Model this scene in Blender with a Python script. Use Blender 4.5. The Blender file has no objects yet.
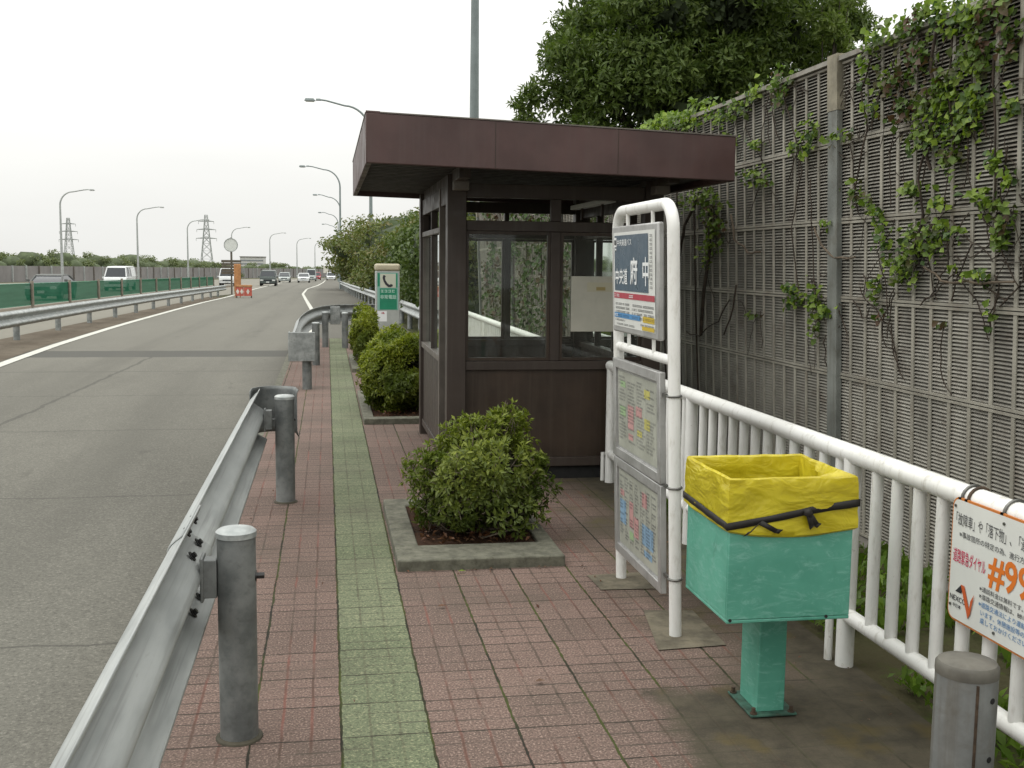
import bpy, math, random
import numpy as np
from mathutils import Vector, Matrix, noise
random.seed(7); rng = np.random.default_rng(7)
D = bpy.data; SC = bpy.context.scene; COL = SC.collection
PI = math.pi
V = Vector

# ------------------------------------------------------------------ camera
FPX, HC, YAW, PITCH, ROLL = 1090., 1.62, math.radians(9.65), math.radians(6.28), 0.011
cf = V((math.sin(YAW)*math.cos(PITCH), math.cos(YAW)*math.cos(PITCH), -math.sin(PITCH)))
r0 = V((math.cos(YAW), -math.sin(YAW), 0)); u0 = r0.cross(cf)
cr = r0*math.cos(ROLL)+u0*math.sin(ROLL); cu = u0*math.cos(ROLL)-r0*math.sin(ROLL)
CAM = V((0, 0, HC))
def ray(x, y): return cf + cr*((x-512)/FPX) + cu*((384-y)/FPX)
def gz(y): return -.1 - .0095*max(0., y-20)              # the road falls away gently
def onY(x, y, Y): d = ray(x, y); return CAM + d*(Y/d.y)
def onG(x, y):
    z = -.1; d = ray(x, y)
    for i in range(60):
        p = CAM + d*((z-HC)/d.z); z = .5*z + .5*gz(p.y)
    return p
def onW(x, y):                                            # on the leaning noise barrier
    d = ray(x, y); t = (WX - WL*HC)/(d.x + WL*d.z); return CAM + d*t
WX, WL = 3.165, .042
cam = D.cameras.new('camera'); co = D.objects.new('camera', cam); COL.objects.link(co)
R = Matrix((cr, cu, -cf)).transposed()
co.matrix_world = Matrix.Translation(CAM) @ R.to_4x4()
cam.sensor_width = 36; cam.lens = FPX*36/1024; cam.clip_start = .05; cam.clip_end = 6000
SC.camera = co

# ------------------------------------------------------------------ materials
def lin(c):
    return tuple(((v/255)/12.92 if v/255 <= .04045 else ((v/255+.055)/1.055)**2.4) for v in c)
def S(r, g, b, k=1.): return tuple(v*k for v in lin((r, g, b)))
class NT:
    def __init__(s, name):
        s.m = D.materials.new(name); s.m.use_nodes = True; s.t = s.m.node_tree; s.t.nodes.clear()
        s.out = s.n('ShaderNodeOutputMaterial')
    def n(s, typ, **kw):
        x = s.t.nodes.new(typ)
        for k, v in kw.items(): setattr(x, k, v)
        return x
    def l(s, a, b): s.t.links.new(a, b)
    def val(s, sock, v):
        if isinstance(v, bpy.types.NodeSocket): s.l(v, sock)
        elif isinstance(v, tuple) and len(v) == 3 and sock.type == 'RGBA': sock.default_value = (*v, 1)
        else: sock.default_value = v
    def math(s, op, a, b=0., c=0., clamp=False):
        x = s.n('ShaderNodeMath', operation=op, use_clamp=clamp)
        for i, v in enumerate((a, b, c)): s.val(x.inputs[i], v)
        return x.outputs[0]
    def mix(s, f, a, b, blend='MIX'):
        x = s.n('ShaderNodeMix', data_type='RGBA', blend_type=blend)
        s.val(x.inputs[0], f); s.val(x.inputs[6], a); s.val(x.inputs[7], b); return x.outputs[2]
    def ramp(s, f, lo, hi, a=0., b=1.):
        x = s.n('ShaderNodeMapRange', clamp=True); x.interpolation_type = 'SMOOTHSTEP'
        s.val(x.inputs[0], f)
        for i, v in enumerate((lo, hi, a, b)): s.val(x.inputs[i+1], v)
        return x.outputs[0]
    def noise(s, vec, scale, detail=4., rough=.55, dist=0.):
        x = s.n('ShaderNodeTexNoise'); s.val(x.inputs['Vector'], vec)
        x.inputs['Scale'].default_value = scale; x.inputs['Detail'].default_value = detail
        x.inputs['Roughness'].default_value = rough; x.inputs['Distortion'].default_value = dist
        return x.outputs['Fac']
    def pos(s): return s.n('ShaderNodeNewGeometry').outputs['Position']
    def obj(s): return s.n('ShaderNodeTexCoord').outputs['Object']
    def scale(s, vec, sc):
        x = s.n('ShaderNodeMapping'); s.l(vec, x.inputs[0]); x.inputs['Scale'].default_value = sc; return x.outputs[0]
    def bump(s, h, strength=.3, dist=.01):
        x = s.n('ShaderNodeBump'); x.inputs['Strength'].default_value = strength; x.inputs['Distance'].default_value = dist
        s.l(h, x.inputs['Height']); return x.outputs[0]
    def bsdf(s, col, rough=.6, metal=0., normal=None, spec=.4):
        x = s.n('ShaderNodeBsdfPrincipled')
        s.val(x.inputs['Base Color'], col); s.val(x.inputs['Roughness'], rough); s.val(x.inputs['Metallic'], metal)
        x.inputs['Specular IOR Level'].default_value = spec
        if normal is not None: s.l(normal, x.inputs['Normal'])
        s.l(x.outputs[0], s.out.inputs[0]); return x
def M(name, col, rough=.6, metal=0., var=.18, scale=5., bump=0., bscale=80., grime=0., gcol=(.05, .045, .035), streak=0., spec=.4):
    t = NT(name); p = t.pos()
    n1 = t.noise(p, scale, 6., .6)
    c = t.mix(t.ramp(n1, .3, .7), tuple(v*(1-var) for v in col), tuple(min(1, v*(1+var)) for v in col))
    if grime:
        n2 = t.noise(p, scale*2.3, 8., .65, .6)
        c = t.mix(t.math('MULTIPLY', t.ramp(n2, .48, .75), grime), c, gcol)
    if streak:
        n3 = t.noise(t.scale(p, (25, 25, 1.2)), 1., 4.)
        c = t.mix(t.math('MULTIPLY', t.ramp(n3, .45, .75), streak), c, gcol)
    nb = t.bump(t.noise(p, bscale, 3.), bump, .004) if bump else None
    rr = t.ramp(t.noise(p, scale*3, 3.), .3, .7, max(.02, rough-.1), min(1, rough+.1))
    t.bsdf(c, rr, metal, nb, spec); return t.m
def flat(name, col, rough=.5): return M(name, col, rough, var=.05, scale=3)
def leafmat(name, c1, c2, trans=.3, c3=None, hz=None):
    t = NT(name); g = t.n('ShaderNodeNewGeometry'); r = g.outputs['Random Per Island']
    c = t.mix(r, c1, c2)
    if c3: c = t.mix(t.ramp(t.noise(g.outputs['Position'], 2.2, 3.), .45, .65), c, c3)
    if hz:                                                # leaf colour gets darker low on the plant
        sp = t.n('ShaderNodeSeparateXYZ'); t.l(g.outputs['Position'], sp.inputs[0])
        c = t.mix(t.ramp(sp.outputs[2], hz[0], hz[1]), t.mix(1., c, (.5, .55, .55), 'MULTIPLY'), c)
    d = t.n('ShaderNodeBsdfPrincipled'); t.l(c, d.inputs['Base Color']); d.inputs['Roughness'].default_value = .45
    d.inputs['Specular IOR Level'].default_value = .3
    tr = t.n('ShaderNodeBsdfTranslucent'); t.l(t.mix(1., c, (1., 1.1, .55), 'MULTIPLY'), tr.inputs[0])
    mx = t.n('ShaderNodeMixShader'); mx.inputs[0].default_value = trans
    t.l(d.outputs[0], mx.inputs[1]); t.l(tr.outputs[0], mx.inputs[2]); t.l(mx.outputs[0], t.out.inputs[0]); return t.m
def glassmat(name, tint, refl=1.45):
    t = NT(name); a = t.n('ShaderNodeBsdfTransparent'); a.inputs[0].default_value = (*tint, 1)
    b = t.n('ShaderNodeBsdfGlossy'); b.inputs['Roughness'].default_value = .03; b.inputs[0].default_value = (.9, .95, .93, 1)
    f = t.n('ShaderNodeFresnel'); f.inputs[0].default_value = refl
    m = t.n('ShaderNodeMixShader'); t.l(f.outputs[0], m.inputs[0]); t.l(a.outputs[0], m.inputs[1]); t.l(b.outputs[0], m.inputs[2])
    dd = t.n('ShaderNodeBsdfDiffuse'); dd.inputs[0].default_value = (.25, .26, .24, 1)
    n = t.noise(t.pos(), 3., 6.); m2 = t.n('ShaderNodeMixShader'); t.l(t.ramp(n, .4, .8, .04, .13), m2.inputs[0])
    t.l(m.outputs[0], m2.inputs[1]); t.l(dd.outputs[0], m2.inputs[2]); t.l(m2.outputs[0], t.out.inputs[0]); return t.m

def paver_mat(name, green):
    t = NT(name); p = t.pos(); sp = t.n('ShaderNodeSeparateXYZ'); t.l(p, sp.inputs[0])
    wob = t.math('MULTIPLY', t.math('SUBTRACT', t.noise(p, 6., 2.), .5), .012)
    x = t.math('ADD', sp.outputs[0], wob); y = t.math('ADD', sp.outputs[1], wob)
    u = t.math('MULTIPLY', t.math('SUBTRACT', x, .038), 1/.305); v = t.math('MULTIPLY', t.math('SUBTRACT', y, 3.615), 1/.284)
    def edge(a):
        f = t.math('FRACT', a); return t.math('MINIMUM', f, t.math('SUBTRACT', 1., f))
    jn = t.noise(p, 25., 4.)
    wj = t.ramp(jn, .3, .7, .008, .022)
    ju = t.math('LESS_THAN', edge(u), wj); jv = t.math('LESS_THAN', edge(v), t.math('MULTIPLY', wj, .8))
    su = t.ramp(edge(t.math('MULTIPLY', u, 3.)), .015, .075, 1., 0.); sv = t.ramp(edge(t.math('MULTIPLY', v, 3.)), .015, .085, 1., 0.)
    cell = t.n('ShaderNodeCombineXYZ'); t.l(t.math('FLOOR', u), cell.inputs[0]); t.l(t.math('FLOOR', v), cell.inputs[1])
    wn = t.n('ShaderNodeTexWhiteNoise'); t.l(cell.outputs[0], wn.inputs[0]); cv = wn.outputs['Value']
    grain = t.noise(p, 115., 1.5, .75); fine = t.noise(p, 45., 5., .8)
    if green: a, b, light = (.112, .136, .078), (.152, .172, .106), (.33, .33, .2)
    else: a, b, light = (.128, .09, .075), (.172, .117, .098), (.4, .3, .25)
    c = t.mix(cv, a, b)
    c = t.mix(t.ramp(grain, .52, .72, 0., .7), c, light)
    c = t.mix(t.ramp(t.math('SUBTRACT', 1., grain), .52, .72, 0., .7), c, (.026, .023, .019))
    c = t.mix(t.ramp(fine, .5, .72, 0., .5), c, (.055, .05, .038))
    # scoring inside each slab, worn away in places
    worn = t.ramp(t.noise(p, 3.1, 3.), .38, .62, .15, 1.)
    dk = t.math('MULTIPLY', sv, t.math('MULTIPLY', worn, .6 if green else .85))
    c = t.mix(dk, c, (.045, .04, .032))
    redl = t.math('MULTIPLY', su, t.math('MULTIPLY', t.ramp(t.noise(p, 1.7, 3.), .42, .6), .1 if green else .6))
    c = t.mix(redl, c, (.26, .085, .066) if not green else (.17, .18, .09))
    c = t.mix(t.math('MULTIPLY', t.math('MULTIPLY', su, t.ramp(t.noise(p, 2.6, 3.), .4, .6, .35, 1.)), .45 if green else .7), c, (.05, .04, .03))
    # stains, dirt toward the railing
    st = t.ramp(t.noise(p, 1.1, 6., .62), .45, .75, 0., .5)
    c = t.mix(st, c, (.068, .06, .046))
    if not green:
        far = t.ramp(t.math('ADD', sp.outputs[0], t.math('MULTIPLY', t.math('SUBTRACT', t.noise(p, 2., 5.), .5), 1.4)), 1.25, 1.9, 0., .8)
        c = t.mix(far, c, (.066, .056, .038))
        mossp = t.math('MULTIPLY', far, t.ramp(t.noise(p, 4.5, 5.), .52, .66, 0., .6))
        c = t.mix(mossp, c, (.085, .075, .02))
    moss = t.mix(t.ramp(t.noise(p, 2.3, 3.), .35, .65), (.022, .02, .015), (.05, .06, .014))
    j = t.math('MAXIMUM', ju, t.math('MULTIPLY', jv, .9))
    c = t.mix(j, c, t.mix(ju, (.028, .024, .018), moss))
    if not green:                                          # smeared mortar and grime round the bin foot
        wz = t.math('MULTIPLY', t.math('SUBTRACT', t.noise(p, 5., 6., .7), .5), .34)
        bxm = t.ramp(t.math('ADD', t.math('ABSOLUTE', t.math('SUBTRACT', sp.outputs[0], 1.62)), wz), .36, .5, 1., 0.)
        bym = t.ramp(t.math('ADD', t.math('ABSOLUTE', t.math('SUBTRACT', sp.outputs[1], 3.5)), wz), .3, .42, 1., 0.)
        rl = t.ramp(t.math('ADD', sp.outputs[0], wz), 1.82, 1.96)
        mk = t.math('MULTIPLY', t.math('MAXIMUM', t.math('MULTIPLY', bxm, bym), rl), .9)
        cc = t.mix(t.ramp(t.noise(p, 7., 6., .7), .3, .7), (.04, .036, .025), (.078, .068, .046))
        cc = t.mix(t.ramp(t.noise(p, 3.7, 5.), .55, .7, 0., .7), cc, (.085, .066, .022))
        c = t.mix(mk, c, cc)
    h = t.math('SUBTRACT', t.math('MULTIPLY', grain, .3), t.math('ADD', j, t.math('MULTIPLY', t.math('MAXIMUM', su, sv), .35)))
    t.bsdf(c, .92, 0., t.bump(h, .5, .004), .25); return t.m

def asphalt_mat(name, base, band=False):
    t = NT(name); p = t.pos(); sp = t.n('ShaderNodeSeparateXYZ'); t.l(p, sp.inputs[0]); X, Y = sp.outputs[0], sp.outputs[1]
    big = t.noise(t.scale(p, (1., .18, 1.)), .9, 5., .6); g = t.noise(p, 75., 3., .75); md = t.noise(p, 14., 5., .75)
    c = t.mix(t.ramp(big, .3, .7), tuple(v*.86 for v in base), tuple(v*1.14 for v in base))
    c = t.mix(t.ramp(t.noise(p, .5, 6., .7), .5, .7, 0., .35), c, tuple(v*.7 for v in base))
    c = t.mix(t.ramp(g, .52, .68, 0., .6), c, tuple(v*2.1 for v in base))
    c = t.mix(t.ramp(g, .48, .33, 0., .6), c, tuple(v*.4 for v in base))
    c = t.mix(t.ramp(md, .5, .75, 0., .3), c, tuple(v*.6 for v in base))
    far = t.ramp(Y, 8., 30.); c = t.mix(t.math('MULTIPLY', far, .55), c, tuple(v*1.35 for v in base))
    if band:
        w = t.math('MULTIPLY', t.math('SUBTRACT', t.noise(p, 2.2, 5.), .5), .16)
        yy = t.math('ADD', Y, w); jt = None
        for y0, hw in ((5.0, .014), (8.2, .014), (11.45, .018), (14.4, .018), (17.55, .03)):
            m = t.ramp(t.math('ABSOLUTE', t.math('SUBTRACT', yy, y0)), hw*.4, hw*1.3, 1., 0.)
            jt = m if jt is None else t.math('MAXIMUM', jt, m)
        xx = t.math('ADD', X, w)
        lj = t.ramp(t.math('ABSOLUTE', t.math('ADD', xx, t.math('ADD', 3.72, t.math('MULTIPLY', Y, -.031)))), .015, .04, 1., 0.)
        lj = t.math('MULTIPLY', lj, t.math('LESS_THAN', Y, 20.2))
        jt = t.math('MAXIMUM', jt, t.math('MULTIPLY', lj, .9))
        c = t.mix(t.math('MULTIPLY', jt, .5), c, (.03, .029, .026))
        b = t.math('MULTIPLY', t.math('GREATER_THAN', yy, 20.2), t.math('LESS_THAN', yy, 21.8))
        c = t.mix(t.math('MULTIPLY', b, .75), c, (.055, .055, .05))
        c = t.mix(t.ramp(X, -1.2, -.5, 0., .35), c, (.06, .055, .045))
        trk = t.math('MULTIPLY', t.ramp(t.math('ABSOLUTE', t.math('ADD', t.math('ABSOLUTE', t.math('ADD', X, 2.75)), -.85)), .1, .42, 1., 0.), t.ramp(t.noise(t.scale(p, (2., .12, 1.)), 1.4, 5., .6), .35, .7, .1, .42))
        c = t.mix(trk, c, tuple(v*.72 for v in base))
        oil = t.ramp(t.noise(t.scale(p, (1.6, .5, 1.)), 1.7, 4., .5, .4), .66, .74, 0., .45)
        c = t.mix(oil, c, tuple(v*.55 for v in base))
    t.bsdf(c, .9, 0., t.bump(g, .35, .004), .25); return t.m

def earth_mat(name, a, b, c3):
    t = NT(name); p = t.pos()
    c = t.mix(t.ramp(t.noise(p, .6, 6.), .35, .65), a, b); c = t.mix(t.ramp(t.noise(p, 5., 6., .7), .5, .7), c, c3)
    t.bsdf(c, .95, 0., t.bump(t.noise(p, 30., 4.), .6, .02), .1); return t.m
def galv(name, k=1., st=None):
    t = NT(name); p = t.pos()
    if st: p = t.scale(p, st)
    v = t.n('ShaderNodeTexVoronoi'); t.l(p, v.inputs['Vector']); v.inputs['Scale'].default_value = 45.
    n = t.noise(p, 7., 6., .65); s = t.noise(t.scale(p, (30, 3, 30)), 1.2, 4.)
    c = t.mix(t.ramp(n, .3, .7), ((.17 if not st else .25)*k, (.185 if not st else .265)*k, (.183 if not st else .26)*k), (.36*k, .375*k, .365*k))
    c = t.mix(t.math('MULTIPLY', v.outputs['Color'], .12), c, (.4*k, .42*k, .41*k))
    c = t.mix(t.ramp(s, .5, .75, 0., .4), c, (.12*k, .12*k, .11*k))
    c = t.mix(t.ramp(t.noise(p, 14., 8., .7), .58, .75, 0., .35), c, (.1, .09, .07))
    t.bsdf(c, t.ramp(n, .3, .7, .45, .65), .35, t.bump(n, .1, .004), .4); return t.m
def white_paint(name, base=.62, rust=.25):
    t = NT(name); p = t.pos()
    c = t.mix(t.ramp(t.noise(p, 4., 6.), .3, .7), (base*.9, base*.9, base*.86), (base, base, base*.97))
    c = t.mix(t.ramp(t.noise(t.scale(p, (20, 20, 5)), 1.2, 6., .7), .5, .75, 0., .6), c, (.34, .31, .25))
    c = t.mix(t.ramp(t.noise(p, 38., 6., .75), .63, .72, 0., rust), c, (.12, .06, .025))
    t.bsdf(c, .38, 0., None, .4); return t.m
def net_mat():
    t = NT('green_net'); a = t.n('ShaderNodeBsdfTransparent'); d = t.n('ShaderNodeBsdfDiffuse')
    p = t.pos(); n = t.noise(t.scale(p, (1, .3, 5)), 1.5, 4.)
    t.l(t.mix(n, (.01, .08, .045), (.05, .19, .115)), d.inputs[0])
    m = t.n('ShaderNodeMixShader'); m.inputs[0].default_value = .88
    t.l(a.outputs[0], m.inputs[1]); t.l(d.outputs[0], m.inputs[2]); t.l(m.outputs[0], t.out.inputs[0]); return t.m
def teal_mat():
    t = NT('teal_paint'); p = t.pos()
    c = t.mix(t.ramp(t.noise(p, 3.5, 5.), .3, .7), (.064, .25, .18), (.1, .33, .245))
    c = t.mix(t.ramp(t.noise(t.scale(p, (3, 3, 9)), 3., 8., .75, 1.5), .48, .66, 0., .7), c, (.18, .4, .33))    # chalky rub marks
    c = t.mix(t.ramp(t.noise(t.scale(p, (7, 7, 2.5)), 2.5, 8., .7, .8), .55, .75, 0., .5), c, (.045, .17, .12))
    c = t.mix(t.ramp(t.noise(p, 50., 5., .8), .67, .75, 0., .7), c, (.06, .05, .03))
    t.bsdf(c, t.ramp(t.noise(p, 9., 4.), .3, .7, .42, .65), 0., t.bump(t.noise(p, 6., 3.), .12, .01), .35); return t.m
def bag_mat():
    t = NT('yellow_plastic'); p = t.pos()
    w = t.noise(t.scale(p, (5, 5, 11)), .8, 2., .5, 1.6); w2 = t.noise(t.scale(p, (10, 10, 18)), .9, 2., .5, 2.5)
    c = t.mix(t.ramp(w, .3, .7), (.5, .41, .014), (.66, .56, .03))
    nb = t.bump(t.math('ADD', w, t.math('MULTIPLY', w2, .3)), .3, .06)
    b = t.n('ShaderNodeBsdfPrincipled'); t.l(c, b.inputs['Base Color']); b.inputs['Roughness'].default_value = .32; t.l(nb, b.inputs['Normal'])
    tr = t.n('ShaderNodeBsdfTranslucent'); tr.inputs[0].default_value = (.6, .5, .02, 1)
    m = t.n('ShaderNodeMixShader'); m.inputs[0].default_value = .25
    t.l(b.outputs[0], m.inputs[1]); t.l(tr.outputs[0], m.inputs[2]); t.l(m.outputs[0], t.out.inputs[0]); return t.m

MT = dict(
 pavers=paver_mat('red_pavers', False), gpavers=paver_mat('green_pavers', True),
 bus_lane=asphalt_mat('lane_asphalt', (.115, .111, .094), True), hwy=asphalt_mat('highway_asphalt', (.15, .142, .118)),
 kerb=M('kerb_concrete', (.118, .116, .088), .9, var=.3, scale=14, bump=.6, bscale=110, grime=.75, gcol=(.05, .052, .03)),
 concrete=M('dark_concrete', (.06, .054, .038), .9, var=.4, scale=4, bump=.4, bscale=90, grime=.7, gcol=(.035, .032, .022)),
 patch=M('mortar_patch', (.12, .105, .074), .9, var=.35, scale=8, bump=.4, bscale=90, grime=.6, gcol=(.05, .045, .03)),
 ground=earth_mat('ground_grass', (.06, .065, .03), (.09, .085, .05), (.045, .055, .022)),
 verge=earth_mat('verge_soil', (.1, .082, .062), (.13, .11, .085), (.065, .055, .04)),
 soil=earth_mat('planter_soil', (.035, .02, .013), (.06, .032, .02), (.025, .017, .012)),
 strip=earth_mat('strip_soil', (.05, .055, .022), (.07, .062, .035), (.06, .085, .018)),
 line=M('line_paint', (.5, .5, .45), .8, var=.12, scale=6, bump=.2, grime=.45, gcol=(.2, .19, .16)),
 galv=galv('galvanised_steel'), galvd=galv('galvanised_steel_dark', .62), galvr=galv('galvanised_rail', 1.08, (2.2, .3, 1.2)), galvl=galv('galvanised_steel_pale', 1.35),
 bolt=M('bolt_steel', (.05, .05, .05), .4, .6),
 brown=M('brown_paint', (.064, .034, .031), .5, var=.22, scale=2, bump=.05, streak=.4, gcol=(.075, .05, .045), grime=.15),
 brownd=M('dark_brown_paint', (.036, .023, .015), .5, var=.3, scale=2.5, streak=.5, gcol=(.058, .042, .03)),
 brownf=M('frame_brown_paint', (.04, .029, .023), .5, var=.14, scale=3, bump=.05, streak=.5, gcol=(.06, .05, .04), grime=.15),
 soffit=M('soffit_deck', (.026, .022, .019), .7, var=.2),
 tan=M('pale_brown_metal', (.115, .1, .085), .5),
 glass=glassmat('window_glass', (.9, .93, .89)), carglass=M('car_glass', (.02, .025, .03), .12, var=.1),
 board=M('notice_board', (.42, .41, .35), .7, var=.06, grime=.1),
 white=white_paint('white_paint', .78, .5), whitesign=white_paint('sign_white_paint', .78, .12),
 alu=M('aluminium', (.42, .42, .41), .42, .5, var=.1, scale=6, grime=.3, gcol=(.15, .15, .14)),
 sheet=M('sign_sheet', (.62, .63, .6), .4, var=.04), paper=M('paper', (.34, .35, .3), .45, var=.12, grime=.35, gcol=(.3, .3, .25)),
 navy=M('sign_navy', (.052, .085, .12), .35, var=.08), ink=flat('black_ink', (.03, .03, .035)), letter=flat('white_ink', (.72, .74, .74)),
 red=flat('red_ink', (.36, .04, .06)), blue=flat('blue_ink', (.06, .22, .45)), yellow=flat('yellow_ink', (.5, .36, .03)), pink=flat('pink_ink', (.46, .26, .25)),
 pgreen=flat('pale_green_ink', (.28, .4, .22)), pyel=flat('pale_yellow_ink', (.45, .42, .12)), orange=flat('orange_ink', (.62, .16, .02)), crimson=flat('crimson_ink', (.5, .02, .08)),
 lblue=flat('text_blue_ink', (.08, .2, .4)), pblue=flat('pale_blue_ink', (.2, .32, .44)),
 teal=teal_mat(), tealdk=M('grimy_teal', (.035, .09, .065), .7, var=.4, scale=20, grime=.6, gcol=(.05, .035, .022)),
 tealin=M('teal_inside', (.03, .08, .06), .7), rustm=M('rusty_steel', (.06, .04, .025), .8, var=.4, scale=30),
 bag=bag_mat(), strap=M('black_ribbon', (.016, .014, .012), .65), clampm=M('clamp_steel', (.14, .14, .13), .4, .7, grime=.4, gcol=(.12, .06, .03)),
 wall=M('barrier_metal', (.3, .285, .24), .75, var=.22, scale=2.2, bump=.2, grime=.6, gcol=(.14, .108, .08), streak=.3),
 wallslat=M('barrier_louvre', (.3, .288, .25), .75, var=.28, scale=2.5, grime=.6, gcol=(.12, .088, .066), streak=.3),
 wallback=M('barrier_backing', (.075, .064, .052), .95), wallpost=M('barrier_post', (.18, .19, .175), .7, var=.25, scale=4, grime=.6, gcol=(.09, .08, .06), bump=.2, streak=.4),
 walltop=M('barrier_post_cap', (.22, .2, .15), .8, var=.3, scale=7, grime=.4, gcol=(.12, .1, .06)),
 conc=M('pale_concrete', (.16, .15, .13), .9, var=.25, scale=3, grime=.5),
 ivy=leafmat('ivy_leaf', (.1, .17, .02), (.24, .33, .045), .35, (.07, .12, .02)), ivydk=leafmat('old_ivy_leaf', (.035, .075, .018), (.07, .12, .025), .25, (.09, .05, .028)),
 vine=M('vine_stem', (.045, .033, .024), .9, var=.4, scale=20), vinep=M('pale_vine_stem', (.11, .085, .06), .9, var=.3, scale=20),
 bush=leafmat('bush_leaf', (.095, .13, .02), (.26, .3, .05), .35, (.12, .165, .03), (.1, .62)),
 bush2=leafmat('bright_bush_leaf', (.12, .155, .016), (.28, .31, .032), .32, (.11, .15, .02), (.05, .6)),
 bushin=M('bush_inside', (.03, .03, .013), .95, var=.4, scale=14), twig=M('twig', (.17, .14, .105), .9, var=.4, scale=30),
 dry=leafmat('dry_leaf', (.07, .025, .012), (.16, .07, .03), .1, (.1, .06, .035)),
 grass=leafmat('grass_blade', (.08, .15, .02), (.17, .27, .035), .35, (.09, .14, .025)),
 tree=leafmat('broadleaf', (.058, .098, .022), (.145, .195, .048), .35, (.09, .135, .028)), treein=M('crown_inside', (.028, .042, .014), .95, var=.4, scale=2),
 treel=leafmat('light_broadleaf', (.09, .14, .03), (.18, .23, .06), .4, (.12, .17, .04)),
 hedge=leafmat('hedge_leaf', (.08, .115, .032), (.16, .19, .055), .28, (.16, .145, .055)), hedgedk=leafmat('dark_hedge_leaf', (.05, .085, .024), (.11, .15, .042), .28, (.08, .115, .03)),
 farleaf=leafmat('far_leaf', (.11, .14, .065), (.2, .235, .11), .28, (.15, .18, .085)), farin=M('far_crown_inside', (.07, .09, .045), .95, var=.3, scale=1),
 bark=M('bark', (.06, .05, .04), .95, var=.4, scale=12, bump=.5),
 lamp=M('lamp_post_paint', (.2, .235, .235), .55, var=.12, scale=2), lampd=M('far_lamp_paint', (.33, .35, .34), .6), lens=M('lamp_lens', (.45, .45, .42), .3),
 net=net_mat(), netpost=M('fence_post', (.23, .2, .16), .8, var=.2),
 farwall=M('far_barrier', (.2, .19, .185), .9, var=.12, scale=.5, streak=.1), pylon=M('pylon_steel', (.34, .36, .35), .7),
 cream=M('cream_cap', (.42, .38, .27), .5, var=.08), grey=M('cabinet_grey', (.36, .38, .36), .5, var=.1, grime=.2, gcol=(.25, .25, .22)), greens=M('sign_green', (.015, .2, .11), .4, var=.1),
 wcar=M('white_car_paint', (.6, .62, .62), .25, var=.04), scar=M('silver_car_paint', (.32, .35, .34), .25, .3, var=.06), dcar=M('dark_car_paint', (.05, .065, .06), .22, var=.08), rcar=M('red_car_paint', (.3, .02, .03), .25, var=.08),
 tyre=M('tyre', (.02, .02, .02), .9), rim=M('wheel_rim', (.3, .3, .3), .4, .5), headl=M('headlight', (.6, .62, .6), .15),
 barro=M('barricade_orange', (.4, .19, .075), .6), barrr=M('barricade_red', (.45, .1, .07), .6), barrw=M('barricade_white', (.6, .58, .52), .6),  # orange and red muted: distance haze is put into the colour
 boards=M('brown_boards', (.1, .085, .065), .8, var=.2), signback=M('sign_back', (.62, .64, .61), .6, var=.08),
 rbollard=M('weathered_bollard', (.2, .21, .205), .6, .2, var=.25, scale=5, bump=.15, grime=.5, gcol=(.1, .085, .06), streak=.5),
 bollcap=M('bollard_cap', (.1, .095, .08), .7, var=.3, scale=8, grime=.6, gcol=(.08, .07, .055)), black=M('rubber_black', (.012, .012, .012), .8),
 building=M('far_building', (.5, .5, .48), .8, var=.05), bwin=M('far_windows', (.2, .22, .23), .5), tealwire=M('wire', (.3, .3, .3), .6),
)

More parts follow.
